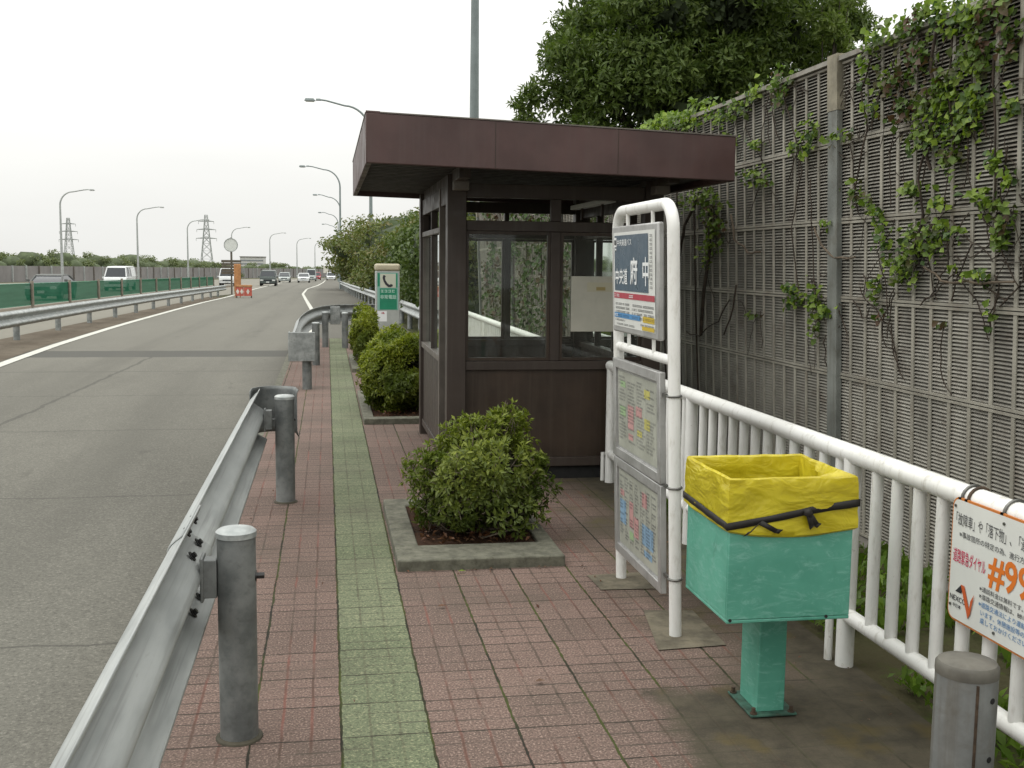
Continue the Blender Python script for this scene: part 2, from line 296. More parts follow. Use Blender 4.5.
# ------------------------------------------------------------------ mesh builder
BASE = {}
class MB:
    def __init__(s): s.v = []; s.f = []; s.mi = []
    def add(s, vs, fs, mi=0):
        o = len(s.v); s.v += [tuple(p) for p in vs]; s.f += [tuple(i+o for i in f) for f in fs]; s.mi += [mi]*len(fs); return s
    def box(s, lo, hi, mi=0, rot=None, piv=None):
        x0, y0, z0 = lo; x1, y1, z1 = hi
        vs = [V(p) for p in ((x0,y0,z0),(x1,y0,z0),(x1,y1,z0),(x0,y1,z0),(x0,y0,z1),(x1,y0,z1),(x1,y1,z1),(x0,y1,z1))]
        if rot is not None:
            c = V(piv) if piv else (V(lo)+V(hi))/2
            vs = [c + rot @ (p-c) for p in vs]
        return s.add(vs, [(3,2,1,0),(4,5,6,7),(0,1,5,4),(1,2,6,5),(2,3,7,6),(3,0,4,7)], mi)
    def hexa(s, vs, mi=0): return s.add(vs, [(3,2,1,0),(4,5,6,7),(0,1,5,4),(1,2,6,5),(2,3,7,6),(3,0,4,7)], mi)
    def quad(s, a, b, c, d, mi=0): return s.add([a, b, c, d], [(0,1,2,3)], mi)
    def tube(s, pts, r, n=10, mi=0, caps=True, closed=False):
        pts = [V(p) for p in pts]; rs = r if isinstance(r, (list, tuple)) else [r]*len(pts); N = len(pts)
        vs = []; prev = None
        for i, p in enumerate(pts):
            if closed: t = pts[(i+1) % N]-pts[i-1]
            else: t = pts[min(i+1, N-1)]-pts[max(i-1, 0)]
            t.normalize()
            if prev is None: a = t.orthogonal().normalized() if abs(t.z) < .99 else V((1, 0, 0))
            else: a = (prev - t*prev.dot(t)).normalized()
            prev = a; b = t.cross(a)
            for k in range(n):
                g = 2*PI*k/n; vs.append(p + (a*math.cos(g)+b*math.sin(g))*rs[i])
        fs = []
        for i in range(N if closed else N-1):
            j = (i+1) % N
            for k in range(n): fs.append((i*n+k, i*n+(k+1) % n, j*n+(k+1) % n, j*n+k))
        if caps and not closed: fs += [tuple(range(n-1, -1, -1)), tuple((N-1)*n+k for k in range(n))]
        return s.add(vs, fs, mi)
    def lathe(s, c, prof, n=20, mi=0):                     # prof: (r, z) upward
        c = V(c); vs = [c+V((r*math.cos(2*PI*k/n), r*math.sin(2*PI*k/n), z)) for r, z in prof for k in range(n)]
        fs = [(i*n+k, i*n+(k+1) % n, (i+1)*n+(k+1) % n, (i+1)*n+k) for i in range(len(prof)-1) for k in range(n)]
        fs += [tuple(range(n-1, -1, -1)), tuple((len(prof)-1)*n+k for k in range(n))]
        return s.add(vs, fs, mi)
    def strip(s, A, B, mi=0):                              # ruled sheet between two polylines
        n = len(A); return s.add(list(A)+list(B), [(i, i+1, n+i+1, n+i) for i in range(n-1)], mi)
    def build(s, name, mat, parent=None, base=None, bevel=0., smooth=True, seg=2):
        me = D.meshes.new(name)
        o = D.objects.new(name, me); COL.objects.link(o)
        b = V(base) if base is not None else (BASE[parent] if parent else V((0, 0, 0)))
        me.from_pydata([tuple(V(p)-b) for p in s.v], [], s.f)
        for m in (mat if isinstance(mat, (list, tuple)) else [mat]): me.materials.append(m)
        me.polygons.foreach_set('material_index', s.mi)
        if smooth:
            me.polygons.foreach_set('use_smooth', [True]*len(s.f))
            me.set_sharp_from_angle(angle=math.radians(38))
        if bevel:
            md = o.modifiers.new('bevel', 'BEVEL'); md.width = bevel; md.segments = seg; md.limit_method = 'ANGLE'; md.harden_normals = False
        if parent: o.parent = parent
        else: o.location = b
        BASE[o] = b; me.update(); return o
def tag(o, label, cat, group=None):
    o['label'] = label; o['category'] = cat
    if group: o['group'] = group
    return o
def thing(name, label, cat, loc, group=None):
    o = D.objects.new(name, None); COL.objects.link(o); o.location = loc; o.empty_display_size = .2; BASE[o] = V(loc)
    return tag(o, label, cat, group)
def struct(o): o['kind'] = 'structure'; return o
def dup_part(src, off, parent=None):
    c = src.copy(); COL.objects.link(c); c.parent = parent or src.parent; c.location = V(src.location)+V(off); BASE[c] = BASE[src]+V(off)
    for g in src.children:
        k = g.copy(); COL.objects.link(k); k.parent = c; BASE[k] = BASE[g]+V(off)
    return c
# flat graphics on a plane: origin O, right e, up w, normal n
class Plane:
    def __init__(s, O, e, w): s.O = V(O); s.e = V(e); s.w = V(w); s.n = s.e.cross(s.w)
    def p(s, u, v, d=0.): return s.O + s.e*u + s.w*v + s.n*d
    def rect(s, mb, u0, v0, u1, v1, d=0., mi=0): mb.quad(s.p(u0, v0, d), s.p(u1, v0, d), s.p(u1, v1, d), s.p(u0, v1, d), mi)
    def poly(s, mb, pts, d=0., mi=0): mb.add([s.p(u, v, d) for u, v in pts], [tuple(range(len(pts)))], mi)
    def text(s, mb, body, u0, v0, u1, v1, d=0., mi=0, bold=.0, fit=True):
        vs, fs = glyphs(body, bold); x0 = min(p[0] for p in vs); x1 = max(p[0] for p in vs); y0 = min(p[1] for p in vs); y1 = max(p[1] for p in vs)
        sx = (u1-u0)/(x1-x0); sy = (v1-v0)/(y1-y0)
        mb.add([s.p(u0+(p[0]-x0)*sx, v0+(p[1]-y0)*sy, d) for p in vs], fs, mi)
    def dashes(s, mb, u0, v0, u1, v1, d, mi=0, ch=None, seed=0):   # print too small to read: a broken row of marks
        rd = random.Random(seed*977+int(v0*1e4)); h = v1-v0; u = u0; w = ch or h*.9
        while u < u1-w*.5:
            if rd.random() > .12:
                a = u+w*.08; b = min(u+w*.85, u1); k = rd.randint(0, 2)
                s.rect(mb, a, v0+h*.08, b, v0+h*.3, d, mi); s.rect(mb, a, v0+h*.7, b, v0+h*.92, d, mi)
                s.rect(mb, a+(b-a)*(.1+.3*k), v0+h*.3, a+(b-a)*(.3+.3*k), v0+h*.7, d, mi)
            u += w
_G = {}
def glyphs(body, bold):
    if (body, bold) not in _G:
        cu_ = D.curves.new('t', 'FONT'); cu_.body = body; cu_.size = 1; cu_.offset = bold; cu_.resolution_u = 3
        ob = D.objects.new('t', cu_); COL.objects.link(ob)
        me = D.meshes.new_from_object(ob.evaluated_get(bpy.context.evaluated_depsgraph_get()))
        _G[(body, bold)] = ([tuple(v.co) for v in me.vertices], [tuple(p.vertices) for p in me.polygons])
        D.objects.remove(ob); D.curves.remove(cu_); D.meshes.remove(me)
    return _G[(body, bold)]

# ------------------------------------------------------------------ foliage
def leaf_arrays(P, N, size, aspect=.5, droop=.25, jit=.7, r=None):
    """one folded leaf (6 verts, 2 quads-ish) at each point; N main direction"""
    g = r or rng; n = len(P); N = N + g.normal(0, jit, (n, 3)); N /= np.linalg.norm(N, axis=1)[:, None]
    A = g.normal(0, 1, (n, 3)); A -= N*(A*N).sum(1)[:, None]; A /= np.linalg.norm(A, axis=1)[:, None]; B = np.cross(N, A)
    L = (size*g.uniform(.6, 1.3, n))[:, None]; W = L*aspect
    base = P - A*L*.5; tip = P + A*L*.5 - N*L*droop
    l = P + B*W*.5 + N*W*.18; q = P - B*W*.5 + N*W*.18
    return np.stack([base, l, tip, q], 1).reshape(-1, 3)
def leaf_mesh(name, VV, mat, parent=None, base=None, extra=None, mats=None):
    """VV: (4n,3) leaf quads split along the rib; extra: MB of inner mass / twigs with material index >=1"""
    n = len(VV)//4; b = V(base) if base is not None else (BASE[parent] if parent else V((0, 0, 0)))
    q = np.arange(n)[:, None]*4
    tri = np.concatenate([q+[0, 1, 2], q+[0, 2, 3]], 1).reshape(-1, 3)
    verts = VV; nl = len(tri); loops = tri.ravel(); starts = np.arange(nl)*3; tot = np.full(nl, 3); mi = np.zeros(nl, int)
    if extra:
        ev = np.array(extra.v, float).reshape(-1, 3); off = len(verts); verts = np.concatenate([verts, ev])
        el = np.concatenate([np.array(f) for f in extra.f])+off; et = np.array([len(f) for f in extra.f])
        starts = np.concatenate([starts, len(loops)+np.concatenate([[0], np.cumsum(et)[:-1]])]); loops = np.concatenate([loops, el]); tot = np.concatenate([tot, et]); mi = np.concatenate([mi, np.array(extra.mi)])
    me = D.meshes.new(name); me.vertices.add(len(verts)); me.vertices.foreach_set('co', (verts-np.array(b)).ravel())
    me.loops.add(len(loops)); me.loops.foreach_set('vertex_index', loops.astype('i')); me.polygons.add(len(starts))
    me.polygons.foreach_set('loop_start', starts.astype('i')); me.polygons.foreach_set('loop_total', tot.astype('i'))
    for m in (mats or [mat]): me.materials.append(m)
    me.polygons.foreach_set('material_index', mi.astype('i')); me.update(calc_edges=True); me.validate()
    o = D.objects.new(name, me); COL.objects.link(o)
    if parent: o.parent = parent
    else: o.location = b
    BASE[o] = b; return o
_ico = None
def blob(mb, c, r, k=.7, mi=1, amp=.25):
    global _ico
    if _ico is None:
        import bmesh
        bm = bmesh.new(); bmesh.ops.create_icosphere(bm, subdivisions=2, radius=1.)
        _ico = ([v.co.copy() for v in bm.verts], [tuple(v.index for v in f.verts) for f in bm.faces]); bm.free()
    c = V(c); vs = []
    for p in _ico[0]:
        s = k*(1+amp*noise.noise(p*1.7+c*3.1)); vs.append(c+V((p.x*r[0]*s, p.y*r[1]*s, p.z*r[2]*s)))
    mb.add(vs, _ico[1], mi)
def clump_points(clumps, n, lo=.75, hi=1.08, up=0.):
    w = np.array([c[1][0]*c[1][1]+c[1][1]*c[1][2]+c[1][0]*c[1][2] for c in clumps]); idx = rng.choice(len(clumps), n, p=w/w.sum())
    d = rng.normal(0, 1, (n, 3)); d /= np.linalg.norm(d, axis=1)[:, None]
    C = np.array([c[0] for c in clumps])[idx]; Rr = np.array([c[1] for c in clumps])[idx]
    rad = rng.uniform(lo, hi, n)[:, None]; P = C + d*Rr*rad
    N = d/Rr; N /= np.linalg.norm(N, axis=1)[:, None]; N[:, 2] += up; return P, N
def sprigs(P, N, per, spread, size, aspect, jit=.55, droop=.2):
    n = len(P); PP = np.repeat(P, per, 0); NN = np.repeat(N, per, 0)
    a = rng.normal(0, 1, PP.shape); a -= NN*(a*NN).sum(1)[:, None]; a /= np.linalg.norm(a, axis=1)[:, None]
    PP = PP + a*spread*rng.uniform(.4, 1., (len(PP), 1)) + NN*rng.uniform(-.6, .6, (len(PP), 1))*spread
    # leaf axis = outward a, leaf normal between N and a
    L = (size*rng.uniform(.65, 1.3, len(PP)))[:, None]; ax = a*.8+NN*rng.uniform(.1, .9, (len(PP), 1))+rng.normal(0, jit*.35, PP.shape)
    ax /= np.linalg.norm(ax, axis=1)[:, None]; nn = NN - ax*(NN*ax).sum(1)[:, None] + rng.normal(0, .12, PP.shape); nn /= np.linalg.norm(nn, axis=1)[:, None]
    B = np.cross(nn, ax); W = L*aspect
    return np.stack([PP-ax*L*.1, PP+ax*L*.45+B*W*.5+nn*W*.15, PP+ax*L-nn*L*droop, PP+ax*L*.45-B*W*.5+nn*W*.15], 1).reshape(-1, 3)
def inner_leaves(clumps, n, size, mat, parent, name='inner_foliage'):
    P, N = clump_points(clumps, n, .05, .5, .2); P = P[P[:, 2] > BASE[parent].z+.06]; N = N[:len(P)]
    leaf_mesh(name, leaf_arrays(P, N, size, .8, .1, 1.), mat, parent)
def tree(name, label, cat, base, clumps, n, size, leaf, inner, group=None, trunk_r=.15, branches=5, aspect=.5, core=.55, sub=0, per=1, core_amp=.3, spread=(.62, .95)):
    """clumps: world centres and radii; sub: break each clump in smaller lumps"""
    t = thing(name, label, cat, base, group)
    b = V(base); top = V(clumps[0][0]); mb = MB()
    mid = b+(top-b)*.5+V((random.uniform(-.1, .1), random.uniform(-.1, .1), 0))*trunk_r*6
    mb.tube([b-V((0, 0, .1)), b+V((0, 0, .15)), mid, top], [trunk_r*1.25, trunk_r, trunk_r*.75, trunk_r*.35], 8)
    for c, r in clumps[1:1+branches]:
        c = V(c); mb.tube([mid, mid+(c-mid)*.5+V((0, 0, .1*r[2])), c], [trunk_r*.5, trunk_r*.32, trunk_r*.12], 6)
    mb.build('trunk', MT['bark'], t)
    cl = []; ex = MB()
    for c, r in clumps:
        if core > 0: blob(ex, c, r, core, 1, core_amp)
        if sub:
            for k in range(sub):
                d = rng.normal(0, 1, 3); d /= np.linalg.norm(d)
                s = random.uniform(.28, .5); cc = np.array(c)+d*np.array(r)*random.uniform(*spread); rr = tuple(np.array(r)*s); cl.append((tuple(cc), rr))
        else: cl.append((tuple(c), tuple(r)))
    P, N = clump_points(cl, n, .35, 1.1, .35)
    if per > 1: VV = sprigs(P, N, per, size*.5, size, aspect)
    else: VV = leaf_arrays(P, N, size, aspect)
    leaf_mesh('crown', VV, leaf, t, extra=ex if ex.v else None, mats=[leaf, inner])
    if core <= 0 and core > -1: inner_leaves([c for c in clumps if min(c[1]) > .8], n//3, size*1.5, inner, t)
    return t

# ================================================================== THE SETTING
YS = [-60, -20, 0, 10, 20, 24, 30, 40, 52, 70, 90, 120, 160, 220, 300, 420, 600, 900, 1500, 3500]
mb = MB(); XS = [-1500, -300, -60, -7, -.55, 2.1, 30, 300, 1500]
for j, y in enumerate(YS):
    for x in XS:
        mb.v.append((x, y, (gz(y) if y < 3000 else gz(3000)) - .03))
nx = len(XS)
for j in range(len(YS)-1):
    for i in range(nx-1):
        if YS[j] < 24 and XS[i] == -.55: continue
        mb.f.append((j*nx+i, j*nx+i+1, (j+1)*nx+i+1, (j+1)*nx+i)); mb.mi.append(0)
struct(mb.build('ground', MT['ground'], smooth=False))

def sheet(name, left, right, mat, dz):
    """left, right: functions of y or lists of (x, y)"""
    m = MB(); m.strip([(x, y, gz(y)+dz) for x, y in left], [(x, y, gz(y)+dz) for x, y in right]); return struct(m.build(name, mat, smooth=False))
WLPX = [(0, 366), (60, 344), (100, 331), (150, 317), (200, 303), (228, 297), (255, 289), (280, 283), (310, 278)]
wl = [onG(*p) for p in WLPX]
def interp(tab, y):
    if y <= tab[0][1]: a, b = tab[0], tab[1]
    elif y >= tab[-1][1]: a, b = tab[-2], tab[-1]
    else:
        for a, b in zip(tab[:-1], tab[1:]):
            if a[1] <= y <= b[1]: break
    return a[0]+(b[0]-a[0])*(y-a[1])/(b[1]-a[1])
WLT = [(-4.6, -20), (-4.85, 5), (-5.2, 18.6), (-5.5, 24), (-5.75, 32), (-5.95, 45), (-6.05, 56), (-5.95, 68), (-6.4, 101), (-6.6, 159), (-5.6, 240), (-4.6, 309)]
WRT = [(-.42, 22), (-.45, 34), (-.5, 42), (-1.16, 62), (-1.7, 79), (-1.84, 103), (-1.06, 132), (-.6, 170), (-.3, 220)]
YR = [-40, -10, 0, 5, 10, 15, 20, 24, 30, 36, 42, 50, 56, 62, 68, 79, 90, 103, 118, 132, 159, 200, 250, 309, 400, 600]
LL = [(interp(WLT, y)-.25 if y < 310 else -4.6, y) for y in YR]
RR = [(-.7 if y < 23 else 2.15 if y < 60 else 2.0, y) for y in YR]
i24 = YR.index(24); RR[i24-1] = (-.7, 20)
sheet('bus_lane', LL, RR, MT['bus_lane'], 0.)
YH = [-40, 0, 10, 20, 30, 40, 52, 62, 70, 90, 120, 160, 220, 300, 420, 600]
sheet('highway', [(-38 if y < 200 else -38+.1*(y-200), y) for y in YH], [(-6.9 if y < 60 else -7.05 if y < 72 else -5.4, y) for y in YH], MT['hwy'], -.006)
sheet('verge', [(-7.1, y) for y in YR if y < 76], [(interp(WLT, y)-.16, y) for y in YR if y < 76], MT['verge'], .004)
sheet('median', [(-12.4, y) for y in YH if y < 130], [(-9.6, y) for y in YH if y < 130], MT['verge'], .003)
def line(name, tab, w, y0, y1, n):
    ys = [y0+(y1-y0)*i/n for i in range(n+1)]
    L = [(interp(tab, y)-w/2, y) for y in ys]; Rr = [(interp(tab, y)+w/2, y) for y in ys]
    return sheet(name, L, Rr, MT['line'], .009)
line('road_marking', WLT, .19, -15, 300, 90); line('road_marking', WRT, .17, 25, 215, 60)
# pavement slab with its kerb, the green strip in it
mb = MB(); mb.box((-.6, -6, -.3), (2.12, 23.6, 0.)); struct(mb.build('pavement', MT['pavers'], smooth=False))
mb = MB()
for k in range(34): mb.box((-.7, -6+.87*k, -.3), (-.602, -6+.87*k+.862, -.012))
struct(mb.build('kerb', MT['kerb'], smooth=False))
mb = MB(); mb.quad((.038, -6, .004), (.343, -6, .004), (.343, 23.5, .004), (.038, 23.5, .004)); struct(mb.build('green_paving_strip', MT['gpavers'], smooth=False))
mb = MB()
for pts in (((1.37, 4.29), (1.68, 4.31), (1.69, 4.78), (1.46, 4.82)), ((1.34, 5.16), (1.66, 5.14), (1.64, 5.44), (1.33, 5.42))): mb.quad(*[(x, y, .005) for x, y in pts])
struct(mb.build('mortar_patch', MT['patch'], smooth=False))
mb = MB(); mb.quad((2.1, -6, -.005), (8, -6, -.02), (8, 24, -.02), (2.1, 24, -.005)); struct(mb.build('soil_strip', MT['strip'], smooth=False))
# grass and weeds between railing and noise barrier
n = 9000; P = np.stack([rng.uniform(2.16, 3.12, n), rng.uniform(2.2, 9.5, n), rng.uniform(.0, .03, n)], 1)
keep = np.array([noise.noise(V((p[0]*2.2, p[1]*1.6, 3.))) > -.12 for p in P]); P = P[keep]; n = len(P)
ax = rng.normal(0, .55, (n, 3)); ax[:, 2] = rng.uniform(.5, 1.2, n); ax /= np.linalg.norm(ax, axis=1)[:, None]; Bv = np.cross(ax, rng.normal(0, 1, (n, 3))); Bv /= np.linalg.norm(Bv, axis=1)[:, None]
L = rng.uniform(.03, .12, n)[:, None]; W = L*rng.uniform(.14, .5, n)[:, None]
VV = np.stack([P, P+ax*L*.5+Bv*W*.5, P+ax*L+np.array([0, 0, -.2])*L, P+ax*L*.5-Bv*W*.5], 1).reshape(-1, 3)
g = leaf_mesh('grass', VV, MT['grass'], base=(2.6, 5, 0)); g['kind'] = 'stuff'; tag(g, 'grass and weeds growing between white railing and noise barrier', 'grass')

# ================================================================== GUARDRAILS
PROF = [(.036, .172)]+[(.046*(1-math.cos(2*PI*h/.2)), h) for h in [.155-.31*k/30 for k in range(28)]]+[(.06, -.137), (.03, -.158), (-.006, -.176), (-.008, -.182)]
def beam_geo(path, z0, side, prof=PROF, zs=None):
    """path: plan polyline of the valley line; traffic lies to side*(left normal)"""
    m = MB(); pts = [V((*p[:2], 0)) for p in path]; N = len(pts); k = len(prof)
    for i, p in enumerate(pts):
        t = (pts[min(i+1, N-1)]-pts[max(i-1, 0)]).normalized(); nrm = V((-t.y, t.x, 0))*side
        z = z0 if zs is None else zs(p.x, p.y)
        for d, h in prof: m.v.append(tuple(p+nrm*d+V((0, 0, z+h))))
    for i in range(N-1):
        for j in range(k-1): m.f.append((i*k+j, i*k+j+1, (i+1)*k+j+1, (i+1)*k+j)); m.mi.append(0)
    return m
def solid(o, th=.005):
    md = o.modifiers.new('thickness', 'SOLIDIFY'); md.thickness = th; md.offset = 0; return o
def hexbolt(m, p, axis, r=.011, l=.016, mi=0):
    p = V(p); a = V(axis).normalized(); m.tube([p, p+a*.004], r*1.7, 12, mi); m.tube([p+a*.004, p+a*l], r, 6, mi)
def rail_post(parent, x, y, z0, h, mat, r=.064, lean=0.):
    m = MB(); m.lathe((x, y, z0-.05), [(r, 0), (r, h+.03), (r*.99, h+.04)], 28); o = m.build('post', mat, parent)
    c = MB(); c.lathe((x, y, z0+h-.012), [(r*1.05, 0), (r*1.05, .018), (r*.9, .026), (r*.4, .031), (.001, .032)], 28); c.build('cap', MT['galvl'], o)
    return o
GB = (-.31, 3.68, 0)
gr = thing('guardrail', 'galvanised guardrail at the left foreground, seen from behind, on two round posts', 'guardrail', GB)
b = beam_geo([(-.42, y) for y in (-4, -2, 0, 2, 3.98)], .575, 1); solid(b.build('beam', MT['galvr'], gr))
b = beam_geo([(-.426, y) for y in (3.6, 4.2)] + [(-.426, 5), (-.426, 6.5), (-.426, 7.62)], .577, 1); solid(b.build('beam', MT['galvr'], gr))
for i, (px, y) in enumerate(((-.307, 3.68), (-.287, 7.41))):
    po = rail_post(gr, px, y, 0, .715, MT['galvd'])
    k = MB(); k.lathe((px, y, .001), [(.08, 0), (.078, .006), (.068, .01)], 22); k.build('base_collar', MT['concrete'], po)
    k = MB(); k.box((-.415, y-.03, .5), (-.37, y+.03, .63)); k.box((-.423, y-.045, .49), (-.412, y+.045, .64)); k.tube([(-.40, y, .565), (-.22, y, .565)], .008, 8)
    k.build('bracket', MT['galvd'], po, bevel=.003)
    k = MB(); hexbolt(k, (-.246+.0, y, .565), (1, 0, 0), .012, .03); k.build('bolt', MT['bolt'], po)
for y in (3.72, 3.9):
    for d, h in ((.045, .052), (.045, -.05), (.06, .135), (.045, -.145)):
        k = MB(); hexbolt(k, (-.42-d+.008, y, .575+h), (1, 0, .7 if h > .1 or -.1 < h < 0 else .7)); k.build('bolt', MT['bolt'], gr)
# rounded end plate folding back behind the far post
path = [(-.52, 7.5), (-.52, 7.66)] + [(-.37-.15*math.cos(a), 7.68+.16*math.sin(a)) for a in [PI*k/14 for k in range(0, 13)]] + [(-.212, 7.58)]
m = MB()
for i, (x, y) in enumerate(path):
    for z in (.42, .46, .72, .745): m.v.append((x + (.012 if z in (.42, .745) and i > 3 else 0), y, z))
for i in range(len(path)-1):
    for j in range(3): m.f.append((i*4+j, i*4+j+1, (i+1)*4+j+1, (i+1)*4+j)); m.mi.append(0)
solid(m.build('end_plate', MT['galvd'], gr), .006)

g2 = thing('guardrail', 'short guardrail curving round to the right at the pavement end, four grey posts', 'guardrail', (-.25, 17, 0))
pth = [(-.375, 14.06), (-.385, 16), (-.4, 18), (-.34, 20), (-.24, 21.4), (-.08, 22.6), (.15, 23.3), (.5, 23.7), (1.2, 23.9)]
def smoothp(p, n=40):
    out = []
    for i in range(n+1):
        t = i/n*(len(p)-1); k = min(int(t), len(p)-2); f = t-k
        g = [V((*p[max(0, min(len(p)-1, k+o))], 0)) for o in (-1, 0, 1, 2)]
        q = .5*((2*g[1])+(g[2]-g[0])*f+(2*g[0]-5*g[1]+4*g[2]-g[3])*f*f+(-g[0]+3*g[1]-3*g[2]+g[3])*f**3); out.append((q.x, q.y))
    return out
sp_ = smoothp(pth); solid(beam_geo(sp_, .55, 1).build('beam', MT['galv'], g2))
for x, y in ((-.26, 14.11), (-.18, 17.43), (-.04, 21.15), (.33, 20.9)):
    rail_post(g2, x, y, 0, .66, MT['galvd'], .06)
m = MB(); m.box((-.49, 14.0, .365), (-.155, 14.035, .735)); m.box((-.49, 14.03, .37), (-.478, 14.3, .73)); m.box((-.175, 14.03, .38), (-.155, 14.2, .71)); m.build('end_plate', MT['galv'], g2, bevel=.012)
m = MB(); m.box((.06, 23.0, .33), (.27, 23.04, .7)); m.build('end_plate', MT['galv'], g2, bevel=.01)

def far_rail(label, pts, side, post_pts, ph=.62, bh=.5):
    t = thing('guardrail', label, 'guardrail', (pts[0][0], pts[0][1], gz(pts[0][1])))
    solid(beam_geo(pts, 0, side, zs=lambda x, y: gz(y)+bh).build('beam', MT['galvl'], t), .008)
    for x, y in post_pts:
        m = MB(); z = gz(y); m.tube([(x, y, z-.1), (x, y, z+ph)], .07, 12); m.build('post', MT['galv'], t)
    return t
lp = [(-6.15, 6), (-6.3, 14), (-6.45, 20), (-6.6, 26), (-6.75, 34), (-6.8, 44), (-6.75, 54), (-6.65, 64), (-6.6, 74)]
LPT = [(x, y) for x, y in lp]
pys = [12.9+4.1*k for k in range(16)]
far_rail('long steel guardrail on brown verge left of the bus lane', lp, -1, [(interp(LPT, y)-.1, y) for y in pys if y < 74], .58, .5)
rp = [(2.25, 23.5), (2.2, 30), (2.2, 36), (2.07, 48), (1.63, 73), (1.3, 105), (1.5, 130)]
far_rail('steel guardrail running along the foot of the tall hedge at right', rp, 1, [(interp(rp, y)+.1, y) for y in [24+3.4*k for k in range(31)]], .7, .58)

# leaning weathered bollard, right foreground
bo = thing('bollard', 'weathered grey steel bollard with domed cap at the bottom right corner', 'bollard', (1.83, 2.8, 0))
BR = .087
m = MB(); m.lathe((1.83, 2.8, -.02), [(BR, 0), (BR, .48)], 36); pb = m.build('post', MT['rbollard'], bo)
m = MB(); m.lathe((1.83, 2.8, .45), [(BR*1.012, 0), (BR*1.018, .01), (BR*1.01, .028), (BR*.93, .037), (BR*.6, .043), (.001, .045)], 36); m.build('cap', MT['bollcap'], bo)
m = MB(); m.box((1.83-.022, 2.8-BR-.003, -.0), (1.83-.016, 2.8-BR+.004, .445)); m.build('seam', MT['rustm'], bo)
a0 = math.radians(-68)
for z in (.395, .22):
    c_ = V((1.83+math.cos(a0)*BR, 2.8+math.sin(a0)*BR, z)); d_ = V((math.cos(a0), math.sin(a0), 0)); m = MB(); m.tube([c_-d_*.006, c_+d_*.0015], .009, 14); m.build('bolt_hole', MT['black'], bo)

# ================================================================== WHITE RAILINGS
def railing(label, y0, y1, posts, x=2.08, sp=.152):
    t = thing('railing', label, 'railing', (x, y0, 0))
    m = MB(); m.tube([(x, y0, .875), (x, y1, .875)], .0385, 18); m.build('top_rail', MT['white'], t)
    m = MB(); m.tube([(x, y0, .215), (x, y1, .215)], .031, 14); m.build('bottom_rail', MT['white'], t)
    m = MB(); m.tube([(x, y0+.08, .215), (x, y0+.08, .86)], .0235, 12); first = m.build('baluster', MT['white'], t)
    y = y0+.08+sp
    while y < y1-.03:
        if min(abs(y-p) for p in posts) > .05: dup_part(first, (0, y-y0-.08, 0))
        y += sp
    p0 = None
    for p in posts:
        if p0 is None:
            m = MB(); m.tube([(x, p, -.05), (x, p, .86)], .0365, 16); p0 = m.build('post', MT['white'], t); b0 = p
            m = MB(); m.tube([(x-.035, p+.075, .0), (x-.035, p+.075, .215)], .017, 10); m.build('stay', MT['white'], p0)
        else: dup_part(p0, (0, p-b0, 0))
    return t
railing('white tubular railing in the foreground carrying the emergency dial board', 1.62, 7.86, [4.03, 2.06, 6.0, 7.82])
railing('white tubular railing running on beyond the bus shelter, seen through its glass', 10.35, 20.5, [10.4, 12.4, 14.4, 16.4, 18.4, 20.4])

# ================================================================== NOISE BARRIER
nb = thing('noise_barrier', 'tall grey louvred noise barrier wall with creepers, behind the white railing', 'wall', (WX, 6.4, 0))
def wx(z): return WX - WL*z
PW = 4.0; PH = .471; ROT = Matrix.Rotation(math.radians(-32), 3, 'Y'); NP = 6
def lp_(x, y, z): return (x - WL*z, y, z)
for s in range(-2, 4):
    ya, yb = 6.32+PW*s+.085, 6.4+PW*(s+1)-.085
    for r in range(NP):
        z0 = .02+PH*r; z1 = z0+PH-.006; X = WX-WL*(z0+z1)/2; dz = z1-z0
        m = MB()
        def bx(xa, y_0, z_0, xb, y_1, z_1, mi):
            m.hexa([lp_(WX+xa, y_0, z_0), lp_(WX+xb, y_0, z_0), lp_(WX+xb, y_1, z_0), lp_(WX+xa, y_1, z_0), lp_(WX+xa, y_0, z_1), lp_(WX+xb, y_0, z_1), lp_(WX+xb, y_1, z_1), lp_(WX+xa, y_1, z_1)], mi)
        bx(.05, ya, z0, .09, yb, z1, 2)
        bx(-.006, ya, z0, .05, yb, z0+.014, 0); bx(-.006, ya, z1-.014, .05, yb, z1, 0)
        nsl = 22
        for k in range(nsl):
            zc = z0+.026+(dz-.052)*k/(nsl-1)
            m.add([lp_(WX+.002, ya, zc-.008), lp_(WX+.04, ya, zc+.012), lp_(WX+.04, yb, zc+.012), lp_(WX+.002, yb, zc-.008), lp_(WX+.002, ya, zc-.0035), lp_(WX+.04, ya, zc+.0165), lp_(WX+.04, yb, zc+.0165), lp_(WX+.002, yb, zc-.0035)], [(3,2,1,0),(4,5,6,7),(3,0,4,7)], 1)
        ribs = 22
        for k in range(ribs+1):
            yc = ya+(yb-ya)*k/ribs; w = .0135; bx(-.003, max(ya, yc-w), z0+.0145, .0045, min(yb, yc+w), z1-.0145, 0)
        m.build('panel', [MT['wall'], MT['wallslat'], MT['wallback']], nb, smooth=False)
    m = MB(); bx2 = [lp_(WX-.03, ya-.066, .02+PH*NP), lp_(WX+.1, ya-.066, .02+PH*NP), lp_(WX+.1, yb+.066, .02+PH*NP), lp_(WX-.03, yb+.066, .02+PH*NP)]
    m.hexa(bx2+[(p[0], p[1], p[2]+.028) for p in bx2]); m.build('coping', MT['wallslat'], nb)
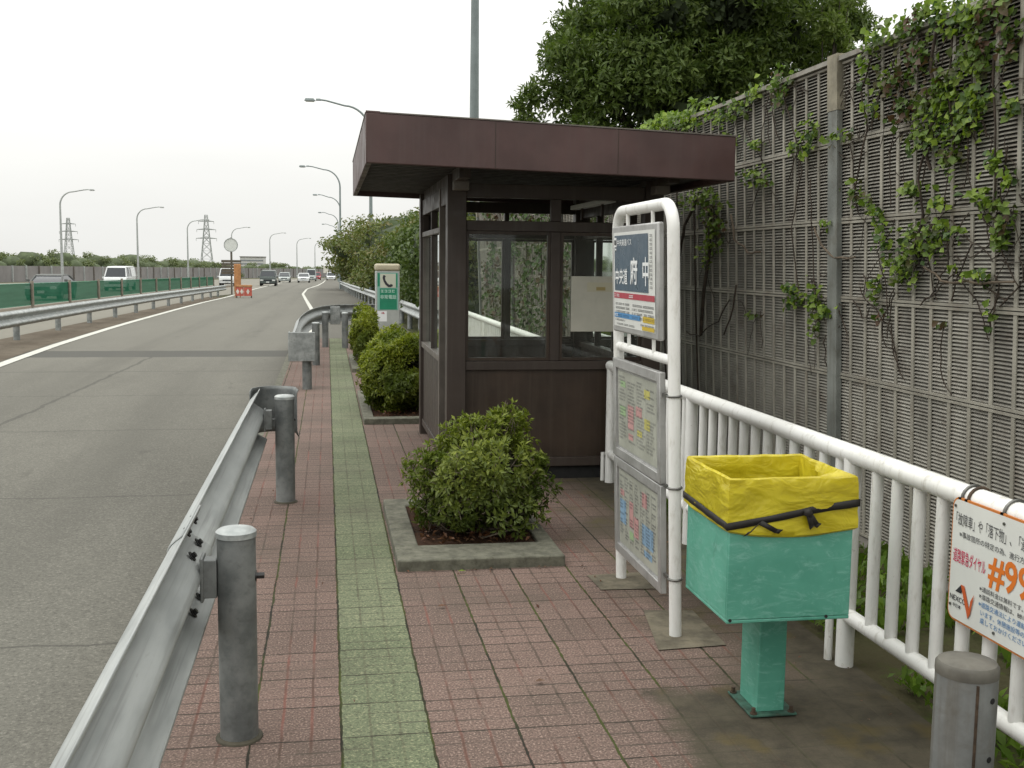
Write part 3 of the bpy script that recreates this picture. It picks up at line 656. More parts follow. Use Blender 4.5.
for s in range(-2, 5):
    y = 6.32+PW*s; m = MB(); zt = .02+PH*NP+.045; zc = zt-.33
    def pbox(y_0, y_1, xa, xb, z_0, z_1, mi=0): m.hexa([lp_(WX+xa, y_0, z_0), lp_(WX+xb, y_0, z_0), lp_(WX+xb, y_1, z_0), lp_(WX+xa, y_1, z_0), lp_(WX+xa, y_0, z_1), lp_(WX+xb, y_0, z_1), lp_(WX+xb, y_1, z_1), lp_(WX+xa, y_1, z_1)], mi)
    pbox(y-.062, y+.062, -.035, -.022, -.05, zc); pbox(y-.008, y+.008, -.0215, .12, -.05, zc); pbox(y-.06, y-.05, -.0215, .0, -.05, zc)
    po = m.build('post', MT['wallpost'], nb, smooth=False)
    m = MB(); pbox(y-.066, y+.066, -.038, .12, zc+.001, zt); m.build('post_cap', MT['walltop'], po, smooth=False)
m = MB(); m.box((WX-.09, -1.6, -.1), (WX+.16, 22.4, .012)); m.build('footing', MT['conc'], nb, bevel=.01)

# ivy on the barrier
def ivy(label, base, blobs, stems, dens=1., size=.043):
    t = thing('ivy_plant', label, 'creeper', base)
    PP = []; NN = []
    for x, y, rx, ry in blobs:
        q = onW(x, y); k = q.y/1090*1.02; kx = k*q.y/ WX          # pixels to metres along the wall
        n = max(5, int(rx*ry*.36*dens)+3)
        a = rng.normal(0, .5, (n, 2))
        yy = q.y - a[:, 0]*rx*kx*.95; zz = q.z + a[:, 1]*ry*k*1.05
        PP.append(np.stack([WX-WL*zz-rng.uniform(.012, .08, n), yy, np.minimum(zz, 2.97)], 1))
    P = np.concatenate(PP); n = len(P); N = np.tile(np.array([-1., -.15, .45]), (n, 1))
    VV = leaf_arrays(P, N, size, .85, .2, .5)
    old = rng.random(n) < .3
    sel = np.repeat(~old, 4)
    leaf_mesh('foliage', VV[sel], MT['ivy'], t)
    leaf_mesh('old_foliage', VV[np.repeat(old, 4)], MT['ivydk'], t)
    m = MB()
    for pts, r, mi in stems:
        ps = []
        for i, (x, y) in enumerate(pts):
            q = onW(x, y); ps.append(V((q.x-.03-.015*(i % 2), q.y, q.z)))
        sm = []
        for i in range(len(ps)-1):
            for f in (0, .33, .66): sm.append(ps[i].lerp(ps[i+1], f)+V((0, random.uniform(-.012, .012), random.uniform(-.012, .012))))
        sm.append(ps[-1]); q_ = MB(); q_.tube(sm, r, 6); q_.build('stem', MT['vinep' if mi else 'vine'], t)
    # fine dead tendrils between the leaf clumps
    for i in range(int(len(blobs)*2.1)):
        x, y, rx, ry = random.choice(blobs); q = onW(x+random.uniform(-1.6, 1.6)*rx, y+random.uniform(-1.2, 2.)*ry); p = V((q.x-.012, q.y, min(q.z, 2.85))); ps = [p]
        dy, dz = random.uniform(-1, 1), random.uniform(-1.2, .5)
        for k in range(random.randint(4, 9)):
            dy += random.uniform(-.5, .5); dz += random.uniform(-.5, .45); l = math.hypot(dy, dz) or 1
            p = p+V((0, dy/l*.055, dz/l*.055)); p.z = min(p.z, 2.86); ps.append(V((WX-WL*p.z-.01-random.uniform(0, .012), p.y, p.z)))
        m.tube(ps, random.uniform(.0018, .004), 4, 0)
    m.build('tendrils', MT['vine'], t)['kind'] = 'stuff'; return t
A_ = [(945,8,50,14),(915,26,30,12),(885,40,20,20),(925,55,22,25),(985,48,15,40),(1015,40,12,40),(940,105,40,20),(960,125,30,25),(930,140,20,15),(905,80,25,12),(890,85,12,12),(960,160,10,20),(985,100,20,14),(1005,160,10,15),(872,62,8,22),
 (930,240,24,20),(915,258,13,26),(890,240,10,16),(905,270,13,16),(880,290,8,16),(860,195,10,12),(873,205,8,12),(885,215,8,10),(985,198,12,9),(1000,205,12,12),(1015,220,10,16),(1010,240,12,12),(965,230,6,7),(990,275,10,8),(975,275,5,5),(960,268,5,5),(950,225,10,6),(1000,320,4,12),(890,315,4,8),(948,325,3,4),(970,20,30,16),(1000,10,25,12),(910,110,14,16),(875,110,8,10),(950,85,18,18),(968,60,10,20),(1018,110,8,14),(920,190,14,10),(945,205,12,10),(1018,182,8,10)]
SA = [([(930,150),(925,180),(928,215),(922,250)], .007, 0), ([(945,20),(938,70),(945,110),(930,140),(936,170)], .009, 0), ([(930,268),(950,280),(985,284),(1023,282)], .006, 1), ([(960,20),(957,90),(960,160)], .006, 0), ([(1000,60),(1003,130),(1000,205)], .006, 0), ([(1003,290),(1000,320),(996,335)], .004, 0), ([(880,50),(868,90),(872,130),(862,190)], .005, 0)]
ivy('green creeper hanging from the barrier top at far right, above the white railing', (WX-.05, 5.3, 0), A_, SA, .55)
B_ = [(785,85,13,16),(742,108,18,11),(700,120,38,9),(728,118,15,12),(755,175,14,8),(768,183,10,5),(715,210,16,22),(703,195,16,10),(715,245,10,12),(815,135,9,16),(800,148,6,8),(820,300,8,16),(830,312,12,8),(798,290,12,8),(820,330,5,12),(810,152,6,8),(760,145,10,6),(845,137,13,6),(760,315,8,4),(690,205,10,8),(720,228,10,14),(672,122,18,7),(788,103,8,10),(760,92,10,9),(735,140,10,8),(722,160,10,10),(800,300,10,8),(832,226,8,4),(710,262,6,10)]
SB = [([(704,335),(709,290),(713,250),(716,205)], .014, 0), ([(735,215),(740,240),(752,252),(766,252)], .008, 1), ([(819,226),(828,246),(840,258),(862,257)], .007, 1), ([(683,255),(690,225),(700,200)], .012, 0), ([(728,335),(738,310),(740,285)], .007, 0), ([(690,333),(705,335),(722,320),(735,300)], .006, 0), ([(786,90),(800,130),(806,170),(798,230),(803,290)], .004, 0), ([(815,180),(818,220),(820,300)], .004, 0)]
ivy('sparser creeper beside the steel barrier post, between shelter roof and post', (WX-.05, 7.2, 0), B_, SB)
# bright creeper tops spilling over the coping behind the roof
t = thing('ivy_plant', 'bright green creeper topping the barrier just behind the shelter roof', 'creeper', (3.05, 10.5, 0))
n = 520; P = np.stack([rng.uniform(2.95, 3.2, n), rng.uniform(8.7, 10.7, n), np.zeros(n)], 1); P[:, 2] = 2.84+.13*rng.random(n)+.04*np.sin(P[:, 1]*5.3)
leaf_mesh('foliage', leaf_arrays(P, np.tile([-.6, -.3, .8], (n, 1)), .06, .85, .15, .5), MT['ivy'], t)
m = MB()
for k in range(4): y = 8.8+.45*k; m = MB(); m.tube([(WX-.03, y, .0), (WX-.07, y+.1, 1.2), (WX-.14, y+.05, 2.3), (3.05, y+.2, 2.95)], .008, 6); m.build('stem', MT['vine'], t)

t = thing('ivy_plant', 'creeper on the far stretch of barrier, seen only through the shelter glass', 'creeper', (3.05, 14, 0))
n = 3600; P = np.stack([np.zeros(n), rng.uniform(11.5, 21.5, n), rng.uniform(.1, 2.9, n)], 1); kp = np.array([noise.noise(V((0, p[1]*.7, p[2]*1.3)))+.3 > 0 for p in P]); P = P[kp]; P[:, 0] = WX-WL*P[:, 2]-rng.uniform(.01, .1, len(P))
leaf_mesh('foliage', leaf_arrays(P, np.tile([-1., -.2, .4], (len(P), 1)), .085, .85, .15, .5), MT['ivydk'], t)
for k in range(8): y = 12+1.2*k; m = MB(); m.tube([(WX-.03, y, .0), (WX-.07, y+.1, 1.2), (WX-.14, y-.15, 2.3), (WX-.16, y+.2, 2.8)], .008, 6); m.build('stem', MT['vine'], t)

# ================================================================== BUS SHELTER
sh = thing('bus_shelter', 'dark brown flat-roofed bus shelter with glazed walls', 'bus shelter', (1.6, 8.9, 0))
SX0, SX1, SY0, SY1, PT = .865, 2.49, 7.95, 10.42, .14
ZT = 2.2
def b1(name, lo, hi, mat, parent=sh, bevel=.004, rot=None):
    m = MB(); m.box(lo, hi, 0, rot); return m.build(name, mat, parent, bevel=bevel)
for x in (SX0, SX1-PT):
    for y in (SY0, SY1-PT):
        b1('post', (x, y, -.02), (x+PT, y+PT, ZT+.06), MT['brownf'], bevel=.006)
# front and back walls
def wall_x(y0, y1, front):
    xa, xb = SX0+PT, SX1-PT; xm0, xm1 = (1.64, 1.715) if front else (1.67, 1.712)
    ym = (y0+y1)/2
    b1('sill', (xa, y0-.012, .835), (xb, y1+.012, .9), MT['brownf']); b1('wall_panel', (xa, ym-.02, .17), (xb, ym+.02, .834), MT['brownd'], bevel=0)
    b1('base_rail', (xa, y0-.006, .1), (xb, y1+.006, .169), MT['brownf']); b1('transom', (xa, y0-.004, 1.86), (xb, y1+.004, 1.935), MT['brownf'])
    b1('head_beam', (xa, y0-.004, 2.1), (xb, y1+.004, 2.2), MT['brownf'])
    b1('plinth', (xa+.02, ym-.01, -.02), (xb-.25, ym+.06, .099), MT['black'], bevel=0)
    mu = b1('mullion', (xm0, y0+.004, .901), (xm1, y1-.004, 1.859), MT['brownf']); b1('mullion', (xm0, y0+.004, 1.936), (xm1, y1-.004, 2.099), MT['brownf'])
    for a, c in ((xa, xm0), (xm1, xb)):
        f = MB()
        for lo, hi in (((a+.002, ym-.022, .903), (a+.022, ym+.022, 1.857)), ((c-.022, ym-.022, .903), (c-.002, ym+.022, 1.857)), ((a+.0225, ym-.021, .903), (c-.0225, ym+.021, .925)), ((a+.0225, ym-.021, 1.835), (c-.0225, ym+.021, 1.857))): f.box(lo, hi)
        fr = f.build('window_frame', MT['brownd'], sh)
        g = MB(); g.quad((a+.02, ym, .924), (c-.02, ym, .924), (c-.02, ym, 1.836), (a+.02, ym, 1.836)); g.build('pane', MT['glass'], fr, smooth=False)
wall_x(SY0+.03, SY0+.1, True); wall_x(SY1-.1, SY1-.03, False)
# road side: doorway next to the front post, then a two-light window bay
def wall_y(x0, x1, ya, yb, mids):
    xm = (x0+x1)/2
    b1('sill', (x0-.01, ya, .835), (x1+.01, yb, .885), MT['tan'] if x0 < 1 else MT['brownf']); b1('wall_panel', (xm-.02, ya, .15), (xm+.02, yb, .834), MT['brownf'], bevel=0)
    b1('base_rail', (x0-.004, ya, .09), (x1+.004, yb, .149), MT['brownf']); b1('transom', (x0-.004, ya, 1.86), (x1+.004, yb, 1.905), MT['tan'] if x0 < 1 else MT['brownf']); b1('head_beam', (x0-.002, ya, 2.06), (x1+.002, yb, 2.2), MT['brownf'])
    ed = [ya]+mids+[yb]
    for k, q in enumerate(ed[:-1] if x0 > 1 else ed):
        w = .02; lo = max(ya, q-w); hi = min(yb, q+w) if q+w < yb else yb
        b1('mullion', (x0+.002, lo, .886), (x1-.002, hi, 1.859), MT['tan'] if x0 < 1 and k != 1 else MT['brownf'], bevel=.003); b1('mullion', (x0+.002, lo, 1.906), (x1-.002, hi, 2.059), MT['brownf'], bevel=.003)
    for a, c in zip(ed[:-1], ed[1:]):
        g = MB(); g.quad((xm, a+.02, .886), (xm, c-.02, .886), (xm, c-.02, 1.859), (xm, a+.02, 1.859)); g.build('pane', MT['glass'], sh, smooth=False)
wall_y(SX0+.02, SX0+.08, 8.68, SY1-PT, [9.45])
wall_y(SX1-.08, SX1-.02, SY0+PT, SY1-PT, [8.6, 9.1, 9.7])
b1('door_jamb', (SX0+.01, 8.62, -.02), (SX0+.09, 8.679, 2.2), MT['tan'], bevel=.003)
b1('head_beam', (SX0+.02, SY0+PT, 2.06), (SX0+.08, 8.619, 2.2), MT['brownd'])
# roof: fascia box (falls slightly to the right), beams, ribbed soffit
RX0, RX1, RY0, RY1 = .25, 2.715, 7.1, 10.65
def rz(x, top): f = (x-RX0)/(RX1-RX0); return (2.565-.08*f) if top else (2.25-.058*f)
def slab(m, x0, y0, x1, y1, zb, zt_, mi=0): m.hexa([(x0, y0, zb(x0)), (x1, y0, zb(x1)), (x1, y1, zb(x1)), (x0, y1, zb(x0)), (x0, y0, zt_(x0)), (x1, y0, zt_(x1)), (x1, y1, zt_(x1)), (x0, y1, zt_(x0))], mi)
m = MB(); zb = lambda x: rz(x, 0); zt_ = lambda x: rz(x, 1)
slab(m, RX0, RY0, RX1, RY0+.04, zb, zt_); slab(m, RX0, RY1-.04, RX1, RY1, zb, zt_); slab(m, RX0, RY0+.0405, RX0+.04, RY1-.0405, zb, zt_); slab(m, RX1-.04, RY0+.0405, RX1, RY1-.0405, zb, zt_)
rf = m.build('roof_fascia', MT['brown'], sh, bevel=.006)
m = MB(); slab(m, RX0+.041, RY0+.041, RX1-.041, RY1-.041, lambda x: zt_(x)-.09, lambda x: zt_(x)-.03); m.build('roof_deck', MT['brownd'], sh)
m = MB()
nr = 26
for k in range(nr): y = RY0+.05+(RY1-RY0-.1)*k/nr; slab(m, RX0+.042, y, RX1-.042, y+(RY1-RY0-.1)/nr*.72, lambda x: zb(x)+.045, lambda x: zb(x)+.07)
slab(m, RX0+.042, RY0+.042, RX1-.042, RY1-.042, lambda x: zb(x)+.0705, lambda x: zb(x)+.09)
m.build('soffit', MT['soffit'], sh, smooth=False)
m = MB(); slab(m, RX0+.0, RY0+.0, RX0+.09, RY0+.06, lambda x: zt_(x)+.0005, lambda x: zt_(x)+.012); m.build('roof_flashing', MT['brown'], sh)
m = MB(); slab(m, RX0+.0905, RY0-.004, RX1+.004, RY0+.05, lambda x: zt_(x)+.0006, lambda x: zt_(x)+.009); slab(m, RX0-.004, RY0+.0605, RX0+.05, RY1, lambda x: zt_(x)+.0006, lambda x: zt_(x)+.009); m.build('roof_flashing', MT['tan'], sh)
for x_ in (1.08, 1.9):
    m = MB(); m.box((x_, RY0-.0015, rz(x_, 0)+.004), (x_+.004, RY0-.0002, rz(x_, 1)-.004)); m.build('fascia_seam', MT['brownd'], sh, smooth=False)
for x in (SX0+.03, SX1-.11):
    b1('roof_beam', (x, 7.5, 2.201), (x+.08, 10.4, 2.29), MT['brownd'])
    b1('roof_bracket', (x-.0, SY0-.14, 2.14), (x+.115, SY0-.005, 2.21), MT['tan'], bevel=.01)
# ceiling lamp and notice board inside
lm = b1('ceiling_lamp', (2.12, 8.25, 2.1), (2.2, 9.5, 2.135), MT['sheet']); b1('lamp_stem', (2.15, 8.5, 2.0), (2.17, 8.53, 2.099), MT['brownd'], lm); b1('lamp_stem', (2.15, 9.2, 2.0), (2.17, 9.23, 2.099), MT['brownd'], lm)
nbq = b1('notice_board', (1.8, 7.985, 1.12), (2.3, 8.0, 1.535), MT['board'])
pl = Plane((1.8, 7.985, 1.12), (1, 0, 0), (0, 0, 1)); m = MB(); pl.rect(m, .12, .3, .36, .37, .002); pl.rect(m, .19, .31, .26, .335, .004, 1); m.build('faded_sticker', [flat('faded_paper', (.42, .4, .3)), flat('faded_ochre', (.3, .24, .1))], nbq, smooth=False)
b1('bench', (1.1, 9.55, .38), (2.2, 9.9, .43), MT['brownd']); 
for x in (1.2, 2.05): b1('bench_leg', (x, 9.6, -.01), (x+.06, 9.85, .379), MT['brownd'])

# ================================================================== BUS STOP SIGN
sg = thing('bus_stop_sign', 'white tubular bus stop sign with blue header board and two timetable cases', 'bus stop sign', (1.5, 4.9, 0))
YA, YB, ZF, RT = 5.36, 4.46, 1.885, .027
arc = [(YA, -.03), (YA, .4), (YA, 1.2), (YA, ZF-.12)]
arc += [(YA-.11+.11*math.cos(a), ZF-.11+.11*math.sin(a)) for a in [PI/2*k/8 for k in range(9)]]
arc += [(YB+.11-.11*math.sin(a), ZF-.11+.11*math.cos(a)) for a in [PI/2*k/8 for k in range(9)]]
arc += [(YB, ZF-.12), (YB, 1.2), (YB, .4), (YB, -.03)]
m = MB(); m.tube([(1.5, y, z) for y, z in arc], RT, 18); m.build('frame', MT['whitesign'], sg)
m = MB(); m.tube([(1.5, YA-.02, 1.215), (1.5, YB+.02, 1.215)], .022, 14); m.build('cross_bar', MT['whitesign'], sg)
for y in (5.13, 4.72):
    m = MB(); m.tube([(1.49, y, 1.81), (1.49, y, ZF-.01)], .009, 8); m.build('hanger', MT['whitesign'], sg)
    m = MB(); m.tube([(1.49, y, 1.22), (1.49, y, 1.31)], .009, 8); m.build('hanger', MT['whitesign'], sg)
HY0, HY1, HZ0, HZ1 = 5.325, 4.56, 1.295, 1.81
m = MB(); m.box((1.462, HY1, HZ0), (1.492, HY0, HZ1)); hb = m.build('header_board', MT['alu'], sg, bevel=.008)
W_, H_ = HY0-HY1, HZ1-HZ0
pl = Plane((1.462, HY0, HZ0), (0, -1, 0), (0, 0, 1))
m = MB(); pl.rect(m, .035, .03, W_-.035, H_-.03, .002); sf = m.build('sign_face', MT['sheet'], hb, smooth=False)
m = MB(); pl.rect(m, .06, .205, W_-.135, H_-.045, .004); m.build('title_panel', MT['navy'], sf, smooth=False)
m = MB()

m = MB(); pl.text(m, '中央高速バス', .115, .42, .37, .452, .006, bold=.008); m.build('lettering', MT['letter'], sf, smooth=False)
m = MB(); pl.text(m, '中央道', .08, .235, .295, .312, .006, bold=.014); m.build('lettering', MT['letter'], sf, smooth=False)
m = MB(); pl.text(m, '府', .345, .235, .465, .365, .006, bold=.017); m.build('lettering', MT['letter'], sf, smooth=False)
m = MB(); pl.text(m, '中', .55, .235, .645, .365, .006, bold=.017); m.build('lettering', MT['letter'], sf, smooth=False)
m = MB()
pl.rect(m, .065, .415, .105, .46, .006); pl.rect(m, .075, .4, .1, .408, .006); m.build('bus_symbol', MT['letter'], sf, smooth=False)
m = MB(); pl.rect(m, .072, .425, .098, .45, .008)
for k in range(13): pl.dashes(m, W_-.105, .225+.019*k, W_-.065, .236+.019*k, .006, 0, .013, k)
for r in range(4):
    pl.dashes(m, .07, .135-.019*r, .32, .146-.019*r, .004, 0, .013, r); pl.dashes(m, .36, .135-.019*r, W_-.05, .146-.019*r, .004, 0, .013, r+9)
pl.dashes(m, .09, .038, .4, .047, .004, 0, .012, 3); pl.dashes(m, .06, .058, .25, .066, .004, 0, .012, 5); pl.dashes(m, .5, .052, W_-.05, .06, .004, 0, .012, 5)
m.build('small_print', MT['ink'], sf, smooth=False)
m = MB(); pl.rect(m, .045, .168, W_-.04, .195, .004); m.build('red_band', MT['red'], sf, smooth=False)
m = MB(); pl.dashes(m, .06, .174, .15, .189, .006, 0, .018, 1); pl.dashes(m, .32, .174, .4, .189, .006, 0, .018, 2); m.build('band_print', MT['letter'], sf, smooth=False)
m = MB(); pl.dashes(m, .06, .079, .13, .092, .006, 0, .016, 2); m.build('band_print', MT['letter'], sf, smooth=False)
m = MB(); pl.rect(m, .05, .073, .5, .097, .004); m.build('blue_band', MT['blue'], sf, smooth=False)
m = MB(); pl.rect(m, .54, .07, W_-.045, .097, .004); m.build('yellow_label', MT['yellow'], sf, smooth=False); m = MB(); pl.rect(m, .53, .034, W_-.045, .052, .0045); m.build('yellow_label', MT['yellow'], sf, smooth=False)
def case(z0, z1, y0, y1, seed, kind):
    m = MB(); x0, x1 = 1.458, 1.486; fw = .045
    m.box((x0, y1, z0), (x1, y1+fw, z1)); m.box((x0, y0-fw, z0), (x1, y0, z1)); m.box((x0, y1+fw+.0005, z1-fw), (x1, y0-fw-.0005, z1)); m.box((x0, y1+fw+.0005, z0), (x1, y0-fw-.0005, z0+fw)); m.box((x0+.014, y1+.01, z0+.01), (x1-.002, y0-.01, z1-.01))
    c = m.build('timetable_case', MT['alu'], sg, bevel=.003)
    pl = Plane((x0+.013, y0-fw, z0+fw), (0, -1, 0), (0, 0, 1)); w, h = y0-y1-2*fw, z1-z0-2*fw
    m = MB(); pl.rect(m, .012, .012, w-.012, h-.012, .001); sh_ = m.build('timetable', MT['paper'], c, smooth=False)
    rd = random.Random(seed); ink, pk, gn, yl, bl, rdm = MB(), MB(), MB(), MB(), MB(), MB()
    ncol = 4 if kind else 7
    for k in range(ncol):
        u0 = .03+(w-.06)*k/ncol; u1 = u0+(w-.06)/ncol-.02
        if kind: pl.rect(ink, u1+.008, .06, u1+.0095, h-.05, .003)
        else: pl.rect(ink, u0-.006, .12, u0-.0045, h-.03, .003)
        for r in range(int((h-.08)/.016)):
            v = h-.045-.016*r
            if v < .04 or rd.random() < .16: continue
            pl.dashes(ink, u0, v, u0+(u1-u0)*rd.uniform(.55, 1.), v+.008, .003, 0, .009, seed*50+k*40+r)
    if kind:
        pl.rect(pk, .19, .12, .29, .24, .002); pl.rect(pk, .2, .07, .28, .1, .002); pl.rect(yl, .47, h-.1, .56, h-.06, .002); pl.rect(yl, .47, .16, .56, .21, .002); pl.rect(gn, .05, .17, .15, .22, .002); pl.rect(rdm, .33, .2, .43, .25, .002); pl.rect(gn, .06, h-.09, .15, h-.06, .002); pl.rect(yl, .35, .11, .43, .14, .002)
    else:
        pl.rect(rdm, .2, .13, .27, .26, .002); pl.rect(pk, .28, .1, .36, .2, .002); pl.rect(bl, .03, .12, .14, .24, .002); pl.rect(bl, .42, .1, .6, .2, .002); pl.rect(rdm, .42, h-.12, .5, h-.05, .002); pl.rect(gn, .2, .07, .27, .11, .002); pl.rect(bl, .45, .05, .58, .08, .002); pl.rect(rdm, .04, .26, .11, .29, .002)
    for nm, q, mt in (('print', ink, M('faded_ink', (.14, .14, .14)) if kind else flat('dark_ink', (.07, .07, .085))), ('pink_cells', pk, MT['pink']), ('green_cells', gn, MT['pgreen']), ('yellow_cells', yl, MT['pyel']), ('blue_cells', bl, MT['pblue']), ('red_cells', rdm, MT['pink'])):
        if nm == 'print': q.build(nm, mt, sh_, smooth=False); continue
        for f in q.f: c_ = MB(); c_.add([q.v[i_] for i_ in f], [(0, 1, 2, 3)]); c_.build(nm[:-1], mt, sh_, smooth=False)
case(.665, 1.16, 5.325, 4.535, 3, 1); case(.17, .66, 5.325, 4.535, 8, 0)
for z in (1.065, .665, .26):
    for y in (YB, YA):
        m = MB(); m.tube([(1.5+.0295*math.cos(a), y+.0295*math.sin(a), z) for a in [2*PI*k/18 for k in range(18)]], .0055, 6, closed=True); m.box((1.47, y+(.02 if y == YB else -.045), z-.007), (1.482, y+(.1 if y == YB else -.02), z+.007)); m.build('clamp', MT['clampm'], sg)
sg.rotation_euler = (0, math.radians(-1.9), 0)

# ================================================================== LITTER BIN AND BAG
bn = thing('litter_bin', 'square teal steel litter bin on a post, weathered paint', 'litter bin', (1.55, 3.66, 0))
bx0, bx1, by0, by1, bz0, bz1 = 1.322, 1.765, 3.4, 3.83, .418, .87
m = MB(); th = .012
m.box((bx0, by0, bz0), (bx1, by1, bz0+th)); m.box((bx0, by0, bz0+th+.0005), (bx1, by0+th, bz1)); m.box((bx0, by1-th, bz0+th+.0005), (bx1, by1, bz1)); m.box((bx0, by0+th+.0005, bz0+th+.0005), (bx0+th, by1-th-.0005, bz1)); m.box((bx1-th, by0+th+.0005, bz0+th+.0005), (bx1, by1-th-.0005, bz1))
m.build('box', MT['teal'], bn, bevel=.003)
m = MB(); m.box((1.528, 3.6, .012), (1.632, 3.77, bz0-.001)); m.build('post', MT['teal'], bn, bevel=.004)
m = MB(); m.box((1.492, 3.568, .006), (1.668, 3.802, .014)); m.build('base_plate', MT['tealdk'], bn, bevel=.002)
for x in (1.508, 1.652):
    for y in (3.585, 3.785): m = MB(); hexbolt(m, (x, y, .014), (0, 0, 1), .008, .022); m.build('bolt', MT['rustm'], bn)
for x in (bx0+.012, 1.68): m = MB(); m.tube([(x, by0-.002, bz0+.012), (x, by0+.002, bz0+.012)], .006, 8); m.build('drain_hole', MT['black'], bn)
bg = thing('bin_bag', 'yellow plastic rubbish bag lining the teal bin and folded over its rim', 'rubbish bag', (1.545, 3.615, bz1))
# perimeter of the box, walked; each station goes from inside-bottom over the rim to the outer hem
def perim(s, off):
    x0, x1, y0, y1 = bx0-off, bx1+off, by0-off, by1+off; per = [(x0, y0), (x1, y0), (x1, y1), (x0, y1)]
    k = int(s) % 4; f = s-int(s); a, b_ = per[k], per[(k+1) % 4]; return a[0]+(b_[0]-a[0])*f, a[1]+(b_[1]-a[1])*f
NS = 120
def hem(s):
    k = int(s) % 4; f = s-int(s); t_ = (.735, .733, .74, .74, .735); z = t_[k]+(t_[k+1]-t_[k])*f - .022*math.sin(PI*f)*(1 if k == 0 else .3); return z+.006*noise.noise(V((s*3., 1, 2)))
rows = [(-.014, .6), (-.016, .68), (-.014, .76), (-.014, .84), (-.013, .89), (-.008, .914), (0, .919), (.006, .914), (.009, .89), (.01, .86), (.011, .83), (.009, .80), (.012, .77), (.012, -1), (.004, -2)]
m = MB()
for i in range(NS):
    s = 4*i/NS
    for off, z in rows:
        h = hem(s)
        if z == -1: z = h+.008
        elif z == -2: z = h
        elif off > 0.001 and z < .87: z = h + (z-.735)/(.87-.735)*(.87-h)
        corner = min(s % 1, 1-s % 1); k = min(1, corner*6)
        w = noise.noise(V((s*2.6, z*10., off*30)))*.006*k + noise.noise(V((s*4-z*16, z*6., 5)))*.006*k + noise.noise(V((s*3.+z*14, z*5., 9)))*.005*k
        sag = 0
        if .87 < z < 1: sag = -.006*k*abs(noise.noise(V((s*3., 0, 7))))
        inner = off < 0
        if inner and 1.02 < s < 1.98: w -= .035*k*max(0, noise.noise(V((s*4., z*6., 3)))+.25)*(z < .912)
        x, y = perim(s, off+(w if not inner else -abs(w)*1.6+w*.3)); m.v.append((x, y, z+sag))
nr_ = len(rows)
for i in range(NS):
    j = (i+1) % NS
    for r in range(nr_-1): m.f.append((i*nr_+r, j*nr_+r, j*nr_+r+1, i*nr_+r+1)); m.mi.append(0)
bgm = m.build('liner', MT['bag'], bg)
m = MB(); m.quad((bx0+.016, by0+.016, .6), (bx1-.016, by0+.016, .6), (bx1-.016, by1-.016, .6), (bx0+.016, by1-.016, .6)); m.build('liner_bottom', MT['bag'], bg)
m = MB(); SZ = [(0, .757), (.22, .772), (.45, .79), (.62, .806), (1, .828), (1.5, .8), (2, .79), (2.5, .79), (3, .772), (3.5, .765), (4, .757)]
def sz(s):
    for a, b_ in zip(SZ[:-1], SZ[1:]):
        if a[0] <= s <= b_[0]: return a[1]+(b_[1]-a[1])*(s-a[0])/(b_[0]-a[0])
n = 96
for i in range(n):
    s = 4*i/n; x, y = perim(s, .0145+.003*noise.noise(V((s*6, 0, 0)))); hw = .0125+.003*noise.noise(V((s*5, 3, 0)))
    m.v += [(x, y, sz(s)-hw), (x, y, sz(s)+hw)]
for i in range(n): j = (i+1) % n; m.f.append((2*i, 2*j, 2*j+1, 2*i+1)); m.mi.append(0)
stp = solid(m.build('ribbon', MT['strap'], bg), .0015)
def xs(f): return bx0+(bx1-bx0)*f
kn = MB(); blob(kn, (xs(.6), by0-.026, .8), (.017, .012, .017), .95, 0); kn.build('knot', MT['strap'], stp)
for f, dx, dz in ((.6, .03, -.045), (.6, .012, -.05), (.22, -.04, -.035), (.22, .055, -.03)):
    kn = MB(); p = V((xs(f), by0-.024, sz(f))); q = p+V((dx, -.006, dz)); e = V((.008, 0, .006)); kn.quad(p-e, p+e, q+e*.9, q-e*.9); kn.quad(p.lerp(q, .98)-e, p.lerp(q, .98)+e, q+V((dx*.3, 0, dz*.05))+e, q+V((dx*.3, 0, dz*.1))-e); solid(kn.build('ribbon_end', MT['strap'], stp), .003)

# ================================================================== EMERGENCY DIAL BOARD ON THE RAILING
eb = thing('notice_sign', 'white board with orange border and emergency dial number, tied to the white railing', 'notice board', (2.025, 2.7, .47))
EY, EZ, EW, EH = 3.235, .47, .92, .41
m = MB(); pl = Plane((2.03, EY, EZ), (0, -1, 0), (0, 0, 1)); rr = .035
def rrect(u0, v0, u1, v1, r): return [(u0+r-r*math.cos(a), v0+r-r*math.sin(a)) for a in [PI/2*k/6 for k in range(7)]] + [(u1-r+r*math.sin(a), v0+r-r*math.cos(a)) for a in [PI/2*k/6 for k in range(7)]] + [(u1-r+r*math.cos(a), v1-r+r*math.sin(a)) for a in [PI/2*k/6 for k in range(7)]] + [(u0+r-r*math.sin(a), v1-r+r*math.cos(a)) for a in [PI/2*k/6 for k in range(7)]]
o_ = rrect(0, 0, EW, EH, rr); nO = len(o_)
m.v = [tuple(pl.p(u, v, 0)) for u, v in o_]+[tuple(pl.p(u, v, -.006)) for u, v in o_]; m.f = [tuple(range(nO)), tuple(range(2*nO-1, nO-1, -1))]+[(i, nO+i, nO+(i+1) % nO, (i+1) % nO) for i in range(nO)]; m.mi = [0]*len(m.f)
m.build('border', flat('border_orange', (.5, .17, .04)), eb, smooth=False)
m = MB(); pl.poly(m, rrect(.007, .007, EW-.007, EH-.007, rr-.006), .002); fc = m.build('sign_face', MT['sheet'], eb, smooth=False)
k = M('dark_print', (.06, .06, .065), .5)
m = MB(); pl.text(m, '「故障車」や「落下物」、「道路の損壊」など', .028, .32, .585, .362, .004, bold=.0); m.build('lettering', k, fc, smooth=False)
